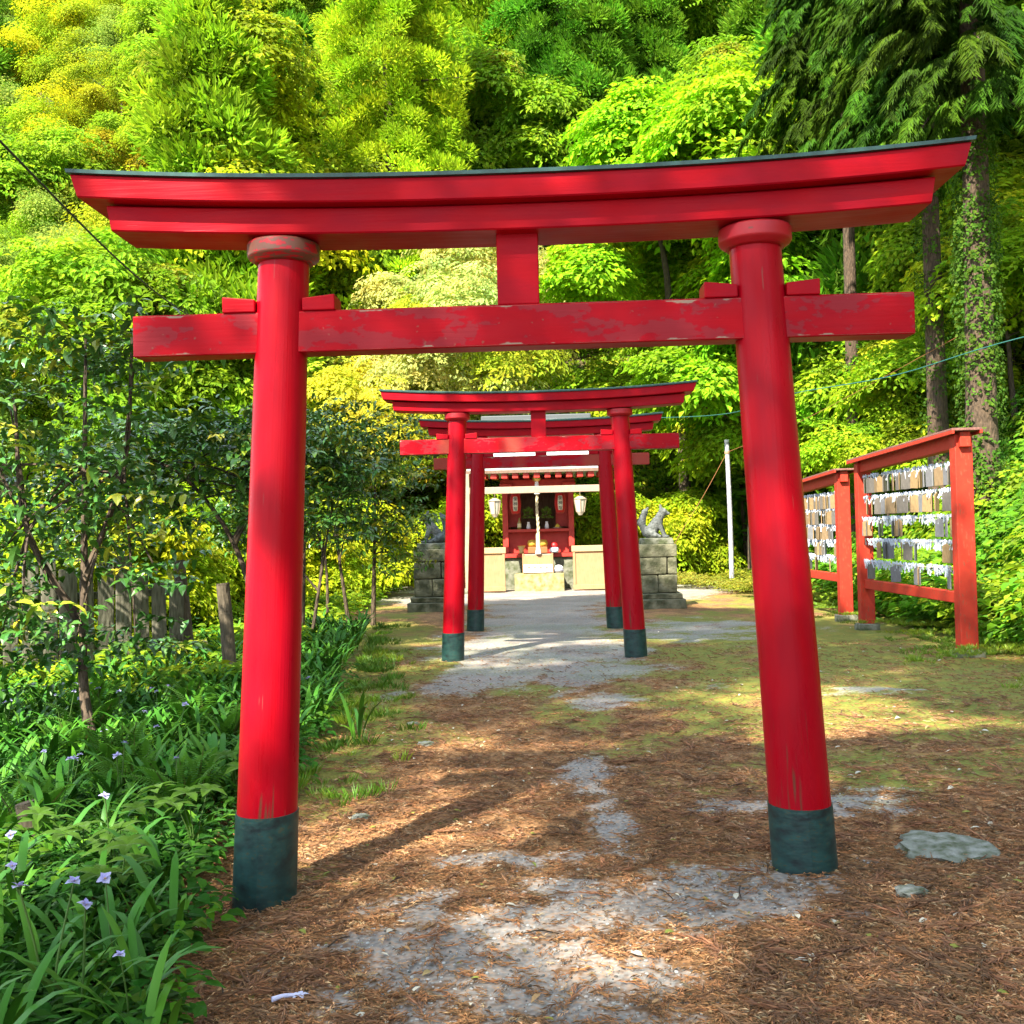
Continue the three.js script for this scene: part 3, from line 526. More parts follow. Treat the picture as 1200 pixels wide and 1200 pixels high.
{ // red paper lanterns
  const paper = glyphs(512, 256, '#c71a10', '#201a12', ['ho'], 1); const cv = paper.image, c = cv.getContext('2d'); c.fillStyle = '#c4160e'; c.fillRect(0, 0, 512, 256);
  const g1 = glyphs(72, 200, '#e8e6cf', '#1f2a1c', ['go', 'shin', 'to']); c.drawImage(g1.image, 92, 34, 72, 190); c.drawImage(g1.image, 348, 34, 72, 190);
  const mat = new THREE.MeshPhysicalMaterial({ map: paper, roughness: 0.8, transmission: 0.25, thickness: 0, side: THREE.DoubleSide });
  const pts = []; for (let i = 0; i <= 44; i++) { const t = i / 44, y = t * 0.5, r = 0.15 * Math.pow(Math.sin(Math.PI * (0.16 + 0.68 * t)), 0.6) + 0.004 * Math.cos(t * 22 * Math.PI); pts.push(new THREE.Vector2(r, y)); }
  const body = new THREE.LatheGeometry(pts, 36);
  for (const [s, lab] of [[-1, 'red paper lantern with dark characters on cream strip, over the amber bottle'], [1, 'red paper lantern with dark characters on cream strip, over the yellow offering cone']]) {
    const g = thing('paper_lantern', lab, 'lantern', [SX + s * 0.58, 1.98, -26.62], 0, 'red paper lanterns');
    part('lantern_body', body, mat, g, null, [0, -Math.PI / 2, 0]);
    part('rim', new THREE.CylinderGeometry(0.085, 0.09, 0.035, 24), plain(0.02, 0.015, 0.012, 0.5), g, [0, 0.505, 0]);
    part('rim', new THREE.CylinderGeometry(0.09, 0.085, 0.03, 24), plain(0.3, 0.03, 0.02, 0.5), g, [0, -0.005, 0]);
    part('hanging_cord', tube([[0, 0.52, 0], [0, 0.62, 0], [0, 0.7, 0.1]], 0.008, 0.008, 5), ropeMat, g);
  }
}
{ // hexagonal hanging lanterns
  const hex = (r0, r1, h) => boxUV(new THREE.CylinderGeometry(r1, r0, h, 6).toNonIndexed());
  for (const [s, lab] of [[-1, 'white hexagonal hanging lantern on porch beam, bright shrub behind it'], [1, 'white hexagonal hanging lantern on porch beam, dark trunk behind it']]) {
    const g = thing('hanging_lantern', lab, 'lantern', [SX + s * 1.06, 1.9, -25.5], 0, 'white hanging lanterns');
    part('lantern_base', hex(0.05, 0.1, 0.08), plain(0.6, 0.52, 0.42, 0.5), g, [0, 0.02, 0]);
    part('lantern_pane', hex(0.105, 0.165, 0.32), plain(0.5, 0.47, 0.38, 0.6), g, [0, 0.225, 0]);
    for (let k = 0; k < 6; k++) { const a = k * Math.PI / 3, S = (r, y) => [Math.sin(a) * r, y, Math.cos(a) * r]; part('rib', tube([S(0.11, 0.06), S(0.14, 0.225), S(0.17, 0.39)], 0.011, 0.011, 5), plain(0.35, 0.26, 0.18, 0.5), g); }
    part('lantern_roof', hex(0.185, 0.06, 0.07), plain(0.34, 0.27, 0.2, 0.45), g, [0, 0.42, 0]);
    part('hanging_hook', tube([[0, 0.48, 0], [0, 0.54, 0], [0, 0.62, 0]], 0.01, 0.01, 5), plain(0.2, 0.15, 0.1, 0.4), g);
  }
}
{ // bell rope
  const g = thing('bell_rope', 'thick pale bell rope hanging before the altar with paper tassel', 'rope', [SX - 0.01, 0, -25.95]);
  const pts = [], tw = []; for (let i = 0; i <= 10; i++) { const y = lerp(2.92, 1.2, i / 10); pts.push(V(0.01 * Math.sin(i), y, 0)); }
  part('rope', tube(pts, 0.035, 0.028, 9, 40), ropeMat, g);
  for (const k of [0, 1, 2]) { const q = []; for (let i = 0; i <= 30; i++) { const a = i * 0.9 + k * 2.09; q.push(V(0.028 * Math.cos(a) + 0.01 * Math.sin(i / 3), lerp(2.88, 1.25, i / 30), 0.028 * Math.sin(a))); } part('strand', tube(q, 0.014, 0.014, 5, 90), ropeMat, g); }
  part('bell', new THREE.SphereGeometry(0.11, 24, 16), brass, g, [0, 2.86, 0]);
  part('paper_tassel', boxUV(new THREE.CylinderGeometry(0.03, 0.085, 0.42, 10, 3).toNonIndexed()), whiteMat, g, [0, 2.66, 0]);
  part('wrap', new THREE.CylinderGeometry(0.05, 0.055, 0.32, 12), plain(0.75, 0.66, 0.42, 0.8), g, [0, 1.28, 0]);
  part('tail', new THREE.CylinderGeometry(0.045, 0.075, 0.2, 12), whiteMat, g, [0, 1.04, 0]);
}
{ // things on the altar
  const vaseGeo = new THREE.LatheGeometry([[0, 0], [0.045, 0], [0.055, 0.03], [0.05, 0.1], [0.032, 0.15], [0.04, 0.19], [0.03, 0.185]].map((q) => new THREE.Vector2(...q)), 20);
  const r = rng(88), f = new Foliage(); for (let i = 0; i < 60; i++) { const d = dirOf(r, -0.3, 1), b = V(d.x * 0.1 * r(), 0.33 + d.y * 0.16, d.z * 0.1 * r()); f.leaf(b, d, dirOf(r), 0.12, 0.06, 0.2, vary(r).map((v, k) => v * [0.2, 0.34, 0.05][k])); }
  const sak = f.geo();
  for (const [s, lab] of [[-1, 'white altar vase of green sprigs beside the amber bottle'], [1, 'white altar vase of green sprigs beside the yellow offering cone']]) {
    const g = thing('altar_vase', lab, 'vase', [SX + s * 0.24 - 0.02, 1.568, -26.98], 0, 'altar vases'); part('vase', vaseGeo, whiteMat, g); part('sprigs', sak, M.leaf, g);
  }
  const bo = thing('bottle', 'amber bottle with pale label standing on the altar shelf', 'bottle', [SX - 0.5, 1.568, -26.95]);
  part('bottle_body', new THREE.LatheGeometry([[0, 0], [0.05, 0], [0.052, 0.17], [0.02, 0.24], [0.02, 0.3], [0, 0.3]].map((q) => new THREE.Vector2(...q)), 20), plain(0.32, 0.24, 0.06, 0.25), bo);
  part('label', new THREE.CylinderGeometry(0.0535, 0.0535, 0.1, 20, 1, true), plain(0.75, 0.66, 0.4, 0.8, { side: THREE.DoubleSide }), bo, [0, 0.1, 0]);
  const oc = thing('offering_cone', 'small yellow cone offering on white plate on altar shelf', 'offering', [SX + 0.5, 1.568, -26.95]);
  part('plate', new THREE.LatheGeometry([[0, 0], [0.08, 0.005], [0.12, 0.03], [0.115, 0.033], [0, 0.012]].map((q) => new THREE.Vector2(...q)), 24), whiteMat, oc); part('cone', new THREE.LatheGeometry([[0, 0.012], [0.08, 0.012], [0.075, 0.04], [0.04, 0.1], [0, 0.13]].map((q) => new THREE.Vector2(...q)), 20), plain(0.7, 0.5, 0.06, 0.7), oc);
  const gb = thing('offering_bundle', 'golden yellow offering bundle on the lower shrine floor', 'offering', [SX - 0.03, 0.942, -26.62]);
  part('stand', box(0.5, 0.16, 0.22, 0.01), plain(0.3, 0.12, 0.04, 0.5), gb, [0, 0.08, 0]);
  for (const s of [-1, 1]) part('bundle', new THREE.LatheGeometry([[0, 0], [0.1, 0], [0.13, 0.09], [0.1, 0.17], [0, 0.19]].map((q) => new THREE.Vector2(...q)), 18), goldMat, gb, [s * 0.14, 0.16, 0]);
  const cup = thing('offering_cup', 'tan wooden offering cup with flared rim on shrine floor', 'cup', [SX - 0.45, 0.942, -26.58]);
  part('cup_body', new THREE.LatheGeometry([[0, 0], [0.07, 0], [0.06, 0.06], [0.09, 0.18], [0.1, 0.19], [0.085, 0.18], [0, 0.08]].map((q) => new THREE.Vector2(...q)), 20), plain(0.55, 0.36, 0.16, 0.7), cup);
  part('cup_rim', new THREE.TorusGeometry(0.097, 0.008, 6, 24), goldMat, cup, [0, 0.19, 0], [Math.PI / 2, 0, 0]);
  const jar = thing('jar', 'white jar with bright red lid on the shrine floor', 'jar', [SX + 0.4, 0.942, -26.58]);
  part('jar_body', new THREE.LatheGeometry([[0, 0], [0.1, 0], [0.12, 0.05], [0.11, 0.12], [0.09, 0.14], [0, 0.14]].map((q) => new THREE.Vector2(...q)), 24), plain(0.6, 0.66, 0.76, 0.4), jar); part('lid', new THREE.LatheGeometry([[0, 0.138], [0.085, 0.138], [0.1, 0.18], [0.08, 0.26], [0, 0.28]].map((q) => new THREE.Vector2(...q)), 24), plain(0.6, 0.01, 0.012, 0.5), jar);
  const bun = thing('white_bundle', 'white cloth bundle on pale blue dish beside the offering box', 'bundle', [SX + 0.49, 0.44, -26.1]);
  part('dish', new THREE.LatheGeometry([[0, 0], [0.1, 0], [0.14, 0.07], [0.13, 0.075], [0, 0.03]].map((q) => new THREE.Vector2(...q)), 24), plain(0.5, 0.5, 0.7, 0.5), bun); part('cloth', new THREE.SphereGeometry(0.125, 24, 14).scale(1, 0.72, 1), whiteMat, bun, [0, 0.11, 0]);
}
console.log('shrine');

// ------------------------------------------------------------------ votive plaque racks
const plaqueMats = [[0.2, 0.135, 0.07], [0.28, 0.185, 0.085], [0.13, 0.115, 0.1], [0.16, 0.16, 0.17]].map(([r, g, b], i) => std(woodTex([r * 0.75, g * 0.75, b * 0.75], [r * 1.15, g * 1.15, b * 1.15], 60 + i), 0.8));
const plaqueGeo = (() => { const s = new THREE.Shape(); s.moveTo(-0.065, -0.22); s.lineTo(0.065, -0.22); s.lineTo(0.065, -0.03); s.lineTo(0, 0); s.lineTo(-0.065, -0.03); const g = new THREE.ExtrudeGeometry(s, { depth: 0.009, bevelEnabled: true, bevelSize: 0.002, bevelThickness: 0.002, bevelSegments: 1 }); g.translate(0, 0, -0.0045); return boxUV(g, 3); })();
function rack(label, x0, z0, x1, z1, h0, h1, seed, gname) {
  const dx = x1 - x0, dz = z1 - z0, W = Math.hypot(dx, dz), turn = Math.atan2(-dz, dx), y0 = Math.min(gh(x0, z0), gh(x1, z1));
  const g = thing('plaque_rack', label, 'rack', [(x0 + x1) / 2, y0, (z0 + z1) / 2], turn), r = rng(seed);
  for (const s of [-1, 1]) { const H = (s < 0 ? h0 : h1), p = part('post', box(0.15, H, 0.2, 0.012), rackRed, g, [s * (W / 2 - 0.08), H / 2 - 0.08, 0]); part('footing', roughBlock(0.26, 0.16, 0.3, s), mossStone, p, [0, -H / 2 + 0.1, 0]); }
  const hm = (h0 + h1) / 2, tilt = Math.atan2(h1 - h0, W);
  part('top_beam', box(W + 0.1, 0.17, 0.12, 0.01), rackRed, g, [0, hm - 0.14, 0.0], [0, 0, tilt]);
  const rb = part('roof_board', box(W + 0.2, 0.03, 0.34, 0.006), std(woodTex([0.12, 0.05, 0.04], [0.26, 0.11, 0.09], 71), 0.8), g, [0, hm - 0.035, 0], [0, 0, tilt]);
  part('edge_strip', box(W + 0.2, 0.05, 0.03, 0.005), rackRed, rb, [0, -0.025, 0.155]); part('edge_strip', box(W + 0.2, 0.05, 0.03, 0.005), rackRed, rb, [0, -0.025, -0.155]);
  part('bottom_rail', box(W - 0.3, 0.13, 0.09, 0.01), rackRed, g, [0, 0.66, 0]);
  for (let row = 0; row < 5; row++) {
    const y = lerp(0.98, hm - 0.34, row / 4), L = W / 2 - 0.16, rope = part('rope', tube([[-L, y + 0.02, 0.02], [0, y - 0.015, 0.02], [L, y + 0.02, 0.02]], 0.007, 0.007, 5, 14), ropeMat, g), f = [];
    for (let i = 0; i < 140; i++) { // folded paper fortunes tied along the rope
      const x = lerp(-L, L, r()), a = (r() - 0.5) * 1.2, w = 0.014 + 0.008 * r(), l = 0.06 + 0.09 * r(), q = new THREE.BoxGeometry(w, l, 0.003); q.rotateZ(a); q.rotateY((r() - 0.5) * 2.4); q.translate(x + Math.sin(a) * l * 0.4, y - l * 0.32 * Math.cos(a) + 0.012, 0.022 + (r() - 0.5) * 0.04); f.push(q);
      if (i % 2) { const kk = new THREE.BoxGeometry(0.03, 0.022, 0.022); kk.rotateZ(r() * 3); kk.translate(x, y + 0.004, 0.022); f.push(kk); }
    }
    const ps = part('paper_strips', mergeGeometries(f), paperMat, rope); ps.userData.kind = 'stuff';
    const n = [7, 10, 12, 18, 20][row];
    for (let i = 0; i < n; i++) {
      const x = lerp(-L + 0.08, L - 0.06, row >= 3 ? (i + 0.2 + 0.6 * r()) / n : r()), t = (r() - 0.5) * 1.5, cs = Math.cos(turn), sn = Math.sin(turn);
      const off = 0.03 + 0.02 * r(), wx = g.position.x + cs * x + sn * off, wz = g.position.z - sn * x + cs * off;
      solo('votive_plaque', plaqueGeo, plaqueMats[(r() * 4) | 0], `wooden votive plaque hung on the ${['lowest', 'second lowest', 'middle', 'second highest', 'highest'][row]} cord of the ${gname} plaque rack`, 'plaque', `votive plaques on cord ${row + 1} of the ${gname}`, [wx, y0 + y - 0.012, wz], [0, turn + t, (r() - 0.5) * 0.12]);
    }
  }
  return g;
}
const paperMat = plain(0.5, 0.55, 0.66, 0.85);
rack('red two post rack of wooden plaques and white papers, half hidden by torii pillar', 4.55, -18.9, 4.62, -16.05, 2.28, 2.38, 1, 'half hidden');
rack('taller red two post rack of wooden plaques and white papers, in full view', 4.52, -14.85, 4.64, -11.5, 2.46, 2.56, 2, 'taller');

// ------------------------------------------------------------------ poles, cables, fence
{
  const g = thing('pole', 'slim whitewashed pole standing in the sunlit clearing', 'pole', [4.58, 0, -25.7]);
  part('shaft', tube([[0, -0.2, 0], [0, 1.8, 0], [-0.03, 3.62, 0]], 0.062, 0.056, 16, 12), std(noiseTex([0.2, 0.2, 0.23], [0.46, 0.46, 0.5], 6, 81), 0.85), g);
  part('cap', new THREE.CylinderGeometry(0.06, 0.066, 0.06, 16), plain(0.5, 0.5, 0.52, 0.6), g, [-0.03, 3.64, 0]);
  part('band', new THREE.CylinderGeometry(0.068, 0.068, 0.06, 16), plain(0.3, 0.2, 0.12, 0.6), g, [-0.03, 3.35, 0]);
}
const wireMat = plain(0.015, 0.015, 0.016, 0.6), greenRope = plain(0.015, 0.11, 0.095, 0.7), orangeRope = plain(0.26, 0.1, 0.03, 0.8);
solo('cable', tube([[-3.5, 5.0, -2], [-3.4, 4.1, -6.2], [-4.0, 4.1, -10.5], [-5.6, 5.2, -20]], 0.009, 0.009, 6, 40), wireMat, 'thin black overhead cable slanting behind the outermost gate', 'cable');
solo('rope_line', tube([[9.2, 3.9, -7.5], [5.57, 3.62, -12], [4.75, 3.5, -14], [3.95, 3.56, -16], [3.6, 3.75, -20.5], [1.9, 4.3, -26]], 0.0065, 0.0065, 6, 60), greenRope, 'thin green line strung across the slope above the plaque racks', 'rope');
solo('guy_rope', tube([[7.6, 4.9, -18], [5.6, 3.75, -23.5], [4.56, 3.36, -25.6]], 0.006, 0.006, 6, 30), orangeRope, 'orange rope tied from the pale pole up to a cedar trunk', 'rope');
solo('guy_rope', tube([[4.54, 3.34, -25.7], [3.9, 2.3, -25.4], [3.2, 1.3, -25.0], [2.75, 0.5, -24.6], [2.6, 0.0, -24.5]], 0.006, 0.006, 6, 30), orangeRope, 'orange rope slanting from the pale pole down to the ground', 'rope');

{ // old board fence among the shrubs
  const r = rng(301), a = V(-6.4, 0, -10.6), b = V(-4.25, 0, -11.9), n = 13;
  const g = thing('board_fence', 'old grey fence of uneven weathered boards among the shrubs', 'fence', [a.x, gh(a.x, a.z), a.z], Math.atan2(-(b.z - a.z), b.x - a.x)), L = a.distanceTo(b);
  for (let i = 0; i < n; i++) { const w = 0.15 + 0.04 * r(), h = 1.3 + 0.28 * r() - (i > 9 ? 0.1 : 0); part('board', boxUV(roughBlock(w, h, 0.025, i), 1), greyWood, g, [(i + 0.5) * L / n, h / 2 - 0.12, (r() - 0.5) * 0.02], [0, 0, (r() - 0.5) * 0.05]); }
  for (const y of [0.4, 1.0]) part('rail', box(L, 0.08, 0.06, 0.008), greyWood, g, [L / 2, y, -0.055]);
}
{
  const w = std(woodTex([0.05, 0.04, 0.024], [0.14, 0.11, 0.075], 92), 0.9, { bumpMap: barkBump, bumpScale: 0.01 });
  const post = (x, z, r0, h, lean, lab) => { const y = gh(x, z), g = thing('wooden_post', lab, 'post', [x, y, z]); part('shaft', tube([[0, -0.2, 0], [lean * 0.5, h * 0.5, 0], [lean, h, 0]], r0, r0 * 0.92, 12, 8), w, g); part('cut_end', new THREE.CylinderGeometry(r0 * 0.9, r0 * 0.92, 0.02, 14), w, g, [lean, h, 0], [0, 0, -lean / h]); };
  post(-3.3, -10.6, 0.075, 1.1, -0.08, 'weathered round post standing under the curved shrub stem');
  post(-2.72, -5.35, 0.055, 0.3, -0.06, 'short sawn stub of a post sticking out of the flowers');
  post(-4.3, -12.2, 0.08, 1.3, -0.12, 'thick leaning post at the end of the board fence');
}
console.log('built');

// ------------------------------------------------------------------ trees
const YG = [0.3, 0.43, 0.014], GR = [0.22, 0.38, 0.014], PALE = [0.5, 0.52, 0.15], OL = [0.31, 0.36, 0.02];
function limbsTo(lobes, n) { return lobes.slice(0, n).map((l) => l.c.clone()); }
function broadTree(name, label, group, pos, seed, o) {
  const g = thing(name, label, 'tree', pos, 0, group); g.userData.stem = name;
  const cr = roundCrown(seed, o); if (o.keep) cr.list = cr.list.filter(o.keep); woody(g, o.cy + o.ry * 0.35, o.tr ?? 0.16, o.bend ?? 0.3, o.bark ?? M.bark, seed, limbsTo(cr.lobes, o.limbs ?? 6));
  (o.inst ? instanced : joined)('crown', o.geo, o.mat ?? M.leaf, cr.list, g); return g;
}
function coneTree(name, label, group, pos, seed, o) {
  const g = thing(name, label, 'tree', pos, 0, group); g.userData.stem = name;
  woody(g, o.y0 + o.H * 0.97, o.tr ?? 0.25, 0.2, o.bark ?? M.cedarBark, seed);
  const list = coneCrown(seed, o);
  const r = rng(seed + 5); for (let k = 0; k < (o.limbs ?? 5); k++) { const e = list[(r() * list.length * 0.7) | 0].p; part('limb', tube([V(0.05, e.y + 0.4 * Math.hypot(e.x, e.z) * 0.5, 0), V(e.x * 0.5, e.y + 0.3, e.z * 0.5), e], 0.05, 0.015, 5, 6), M.cedarBark, g); }
  (o.inst ? instanced : joined)('crown', o.geo ?? G.tuft, o.mat ?? M.needle, list, g); return g;
}
const at = (x, D, dy = 0) => [x, gh(x, -D) + dy, -D];

// the trees that stand out above the gates
coneTree('cedar_tree', 'tall sunlit yellow green cedar with rounded tufts behind the shrine', null, at(-5.2, 37), 401, { y0: 2, H: 24, rad: 4.2, whorls: 40, per: 9, along: 5, s: 0.95, base: [0.348, 0.487, 0.0126], droop: 0.25, power: 0.55, tr: 0.3 });
coneTree('cedar_tree', 'tall dark green cedar in the gap behind the middle of the gates', null, at(1.0, 46), 402, { y0: 1.5, H: 26, rad: 3.6, whorls: 34, per: 8, along: 5, s: 1.1, base: [0.104, 0.278, 0.0126], droop: 0.45, power: 0.6, tr: 0.3 });
broadTree('maple_tree', 'bright green maple with layered sprays rising over the gate', null, at(4.2, 30.5), 403, { cy: 9.5, rx: 4.4, ry: 5.2, lobes: 30, lr: 0.3, n: 1900, s: 1.0, base: [0.313, 0.522, 0.0108], alt: [0.394, 0.557, 0.018], geo: G.maple, bias: 0.0, tr: 0.22, limbs: 10, bend: -0.8, cx: 0.6 });
broadTree('maple_tree', 'smaller green maple with low sprays beside the sunlit clearing', null, at(5.4, 27.2), 404, { cy: 5.6, rx: 3.0, ry: 2.4, lobes: 18, lr: 0.32, n: 900, s: 0.9, base: [0.232, 0.464, 0.0126], geo: G.maple, bias: 0.0, tr: 0.12, limbs: 8, bend: 0.3, cx: 0.6 });
broadTree('broadleaf_tree', 'yellow green tree with pale bare stem beside the tufted cedar', null, at(-9.4, 34), 405, { cy: 12, rx: 4.2, ry: 6, lobes: 26, lr: 0.32, n: 1500, s: 1.0, base: YG, alt: [0.51, 0.603, 0.0135], geo: G.sprayBig, tr: 0.16, limbs: 9, bark: M.paleBark });
broadTree('pale_tree', 'cream flecked pale leaved tree directly behind the shrine roof', null, at(-2.3, 32.2), 406, { cy: 7.0, rx: 4.4, ry: 3.6, lobes: 22, lr: 0.34, n: 1500, s: 0.75, base: PALE, alt: [0.371, 0.464, 0.027], geo: G.spray, tr: 0.15, limbs: 8 });
broadTree('pale_tree', 'low pale leaved tree between the shrine roof and glossy trees', null, at(-5.6, 29.5), 407, { cy: 4.4, rx: 3.4, ry: 2.6, lobes: 18, lr: 0.36, n: 900, s: 0.75, base: [0.464, 0.51, 0.045], alt: [0.62, 0.557, 0.045], geo: G.spray, tr: 0.12, limbs: 8 });
broadTree('broadleaf_tree', 'sunlit yellow leaved tree at the slope edge beyond the ivied trunk', null, at(12.2, 25), 408, { cy: 7, rx: 3.6, ry: 4.6, lobes: 20, lr: 0.35, n: 1100, s: 0.95, base: YG, geo: G.spray, tr: 0.16 });
// slope cedars with bare lower trunks and hanging boughs
function slopeCedar(label, x, D, H, r0, low, rad, seed, lean, ivy) {
  const g = thing('slope_cedar', label, 'tree', at(x, D)); const r = rng(seed);
  const tr = part('trunk', tube([[0, -0.6, 0], [lean * 0.4, H * 0.35, 0.05], [lean, H, 0]], r0, r0 * 0.45, 14, 30, 0.5), M.cedarBark, g), list = [];
  for (let w = 0; w < 26; w++) {
    const y = lerp(low, H, w / 26), L = rad * (1.05 - 0.75 * w / 26);
    for (let b = 0; b < 5; b++) { const a = w * 1.9 + b * 1.257 + (r() - 0.5) * 0.6, bt = tint(r, [0.055, 0.13, 0.006], 0.4, 0.3); if (Math.cos(a) > 0.35) continue; if (b < 3 && w % 3 === 0) { const e = V(Math.cos(a) * L * 0.8 + lean * 0.6, y - L * 0.4, Math.sin(a) * L * 0.8); part('limb', tube([V(lean * y / H, y, 0), V(e.x * 0.55, y - L * 0.08, e.z * 0.55), e], 0.045, 0.012, 5, 8), M.cedarBark, g); }
      for (let k = 0; k < 15; k++) { const f = 0.2 + 0.8 * (k + r()) / 15, q = L * f; list.push({ p: V(Math.cos(a) * q + lean * y / H + (r() - 0.5) * 0.5, y - q * f * 0.42 + (r() - 0.5) * 0.3, Math.sin(a) * q + (r() - 0.5) * 0.5), turn: -a + (r() - 0.5) * 1.6, s: 0.38 + 0.45 * r(), c: bt.clone().multiplyScalar(0.75 + 0.5 * r()) }); } }
  }
  joined('crown', G.droop, M.needle, list, g);
  if (ivy) { const L = []; for (let i = 0; i < ivy; i++) { const y = 0.2 + 7 * Math.pow(r(), 0.8), a = r() * 6.28, q = r0 * (1.1 - y * 0.03) + 0.04; const d = V(Math.cos(a), 0.35, Math.sin(a)).normalize(); L.push({ p: V(Math.cos(a) * q + lean * y / H, y, Math.sin(a) * q), up: d, turn: r() * 6, s: 0.45 + 0.4 * r(), c: tint(r, [0.08, 0.17, 0.015], 0.3, 0.2) }); } instanced('ivy', G.ivy, M.leaf, L, tr); }
}
slopeCedar('tall cedar on the slope with ivy climbing its trunk', 7.55, 18, 17, 0.27, 7.6, 2.2, 501, 0.1, 420);
slopeCedar('tall cedar with bare furrowed trunk beside the ivied cedar', 7.75, 20.4, 18, 0.2, 8.4, 2.2, 502, -0.1, 120);
slopeCedar('slender cedar with hanging dark boughs right behind the maple', 7.3, 24.5, 22, 0.17, 11.0, 2.0, 503, 0.1, 30);

// leafy young trees on the slope between the cedar trunks
{
  const src = broadTree('slope_tree', 'young leafy tree on the slope between the cedar trunks', 'young trees on the slope', at(8.6, 23), 451, { cy: 2.6, rx: 1.9, ry: 1.7, lobes: 16, lr: 0.36, n: 420, s: 0.62, base: [0.29, 0.45, 0.0144], alt: [0.406, 0.522, 0.018], geo: G.maple, bias: -0.1, tr: 0.07, limbs: 7, bend: -0.3 }), r = rng(19);
  for (const [x, D, s] of [[9.6, 21.2, 1.1], [10.6, 23.5, 1.3], [8.2, 26.5, 1.2], [9.9, 27, 1.4], [7.0, 28.5, 1.2], [11.6, 26.5, 1.5], [8.7, 30.5, 1.5], [10.8, 30.5, 1.6], [12.8, 28, 1.5], [7.4, 22.4, 0.8], [5.9, 30.6, 1.3], [4.4, 33.4, 1.5], [6.6, 33.2, 1.6], [2.2, 33, 1.4]]) copy(src, at(x, D), r() * 6, s);
}
// wooded hillside: a few trees of each kind, set out again and again on the slopes
const protos = [
  coneTree('hill_cedar', '', 'cedars on the hillside', [0, 0, 0], 601, { y0: 1.5, H: 14, rad: 3.3, whorls: 24, per: 8, along: 4, s: 1.3, base: [0.255, 0.418, 0.0126], droop: 0.3, power: 0.6 }),
  coneTree('hill_cedar', '', 'cedars on the hillside', [0, 0, 0], 602, { y0: 1, H: 16, rad: 3.0, whorls: 24, per: 8, along: 4, s: 1.3, base: [0.128, 0.29, 0.0126], droop: 0.4, power: 0.65 }),
  broadTree('hill_tree', '', 'broadleaf trees on the hillside', [0, 0, 0], 603, { cy: 7, rx: 3.9, ry: 4.2, lobes: 34, lr: 0.3, n: 680, s: 1.25, base: YG, alt: [0.51, 0.557, 0.0126], geo: G.sprayFine }),
  broadTree('hill_tree', '', 'broadleaf trees on the hillside', [0, 0, 0], 604, { cy: 6.2, rx: 3.6, ry: 3.6, lobes: 30, lr: 0.32, n: 600, s: 1.25, base: GR, alt: OL, geo: G.spray }),
  broadTree('hill_tree', '', 'broadleaf trees on the hillside', [0, 0, 0], 605, { cy: 7.6, rx: 4.1, ry: 4.6, lobes: 36, lr: 0.28, n: 700, s: 1.25, base: [0.26, 0.37, 0.05], alt: YG, geo: G.sprayFine }),
  broadTree('hill_tree', '', 'broadleaf trees on the hillside', [0, 0, 0], 606, { cy: 6.6, rx: 3.5, ry: 4.0, lobes: 30, lr: 0.3, n: 620, s: 1.25, base: [0.3, 0.4, 0.014], alt: [0.4, 0.38, 0.014], geo: G.sprayFine }),
];
const hillLabels = ['sunlit tufted cedar on the wooded hillside', 'dark green cedar on the wooded hillside', 'yellow green rounded tree on the wooded hillside', 'mid green rounded tree on the wooded hillside', 'grey green rounded tree on the wooded hillside', 'golden green rounded tree on the wooded hillside'];
const protoUsed = protos.map(() => false);
{
  const r = rng(77), spots = [];
  for (let D = 33; D < 112; D += D < 55 ? 5.2 : 6.6) { const half = 2 + D * 0.53; for (let x = -half - 1; x < half - 1; x += D < 55 ? 5.0 : 5.9) spots.push([x + (r() - 0.5) * 3.4, D + (r() - 0.5) * 3.6]); }
  for (const [x, D] of [[9.5, 29], [11.5, 31], [8.8, 33], [14.5, 29], [13, 22], [-12, 29], [-16, 31], [-10, 31], [-14.5, 36]]) spots.push([x, D]);
  for (const [x, D] of spots) {
    const flat = gh(x, -D); if (D < 40 && Math.abs(x - 1) < 6.2) continue; if (D < 44 && x > -8 && x < 7 && D < 40) continue;
    if (flat < 0.4 && x > -9) continue;
    // keep only what can rise above the nearer slope
    if (D > 84 && x > -14) continue; if (D > 66 && x > 12) continue;
    const zone = x < -10 ? [2, 4, 5, 3, 3, 4, 1] : x < 4 ? [0, 2, 3, 0, 1, 5] : [1, 3, 2, 1, 3];
    const k = zone[(r() * zone.length) | 0], sc = (0.8 + 0.45 * r()) * (x < -10 ? 0.95 : 1.05) * (D > 55 ? 1.12 : 1), p = [x, flat - 0.1, -D];
    if (!protoUsed[k]) { protoUsed[k] = true; protos[k].position.set(...p); protos[k].rotation.y = r() * 6; protos[k].scale.setScalar(sc); protos[k].userData.label = hillLabels[k]; protos[k].userData.group = hillLabels[k] + ''; }
    else { const c = copy(protos[k], p, r() * 6.28, sc, hillLabels[k], hillLabels[k]); c.userData.group = hillLabels[k]; }
  }
}
console.log('hill trees');
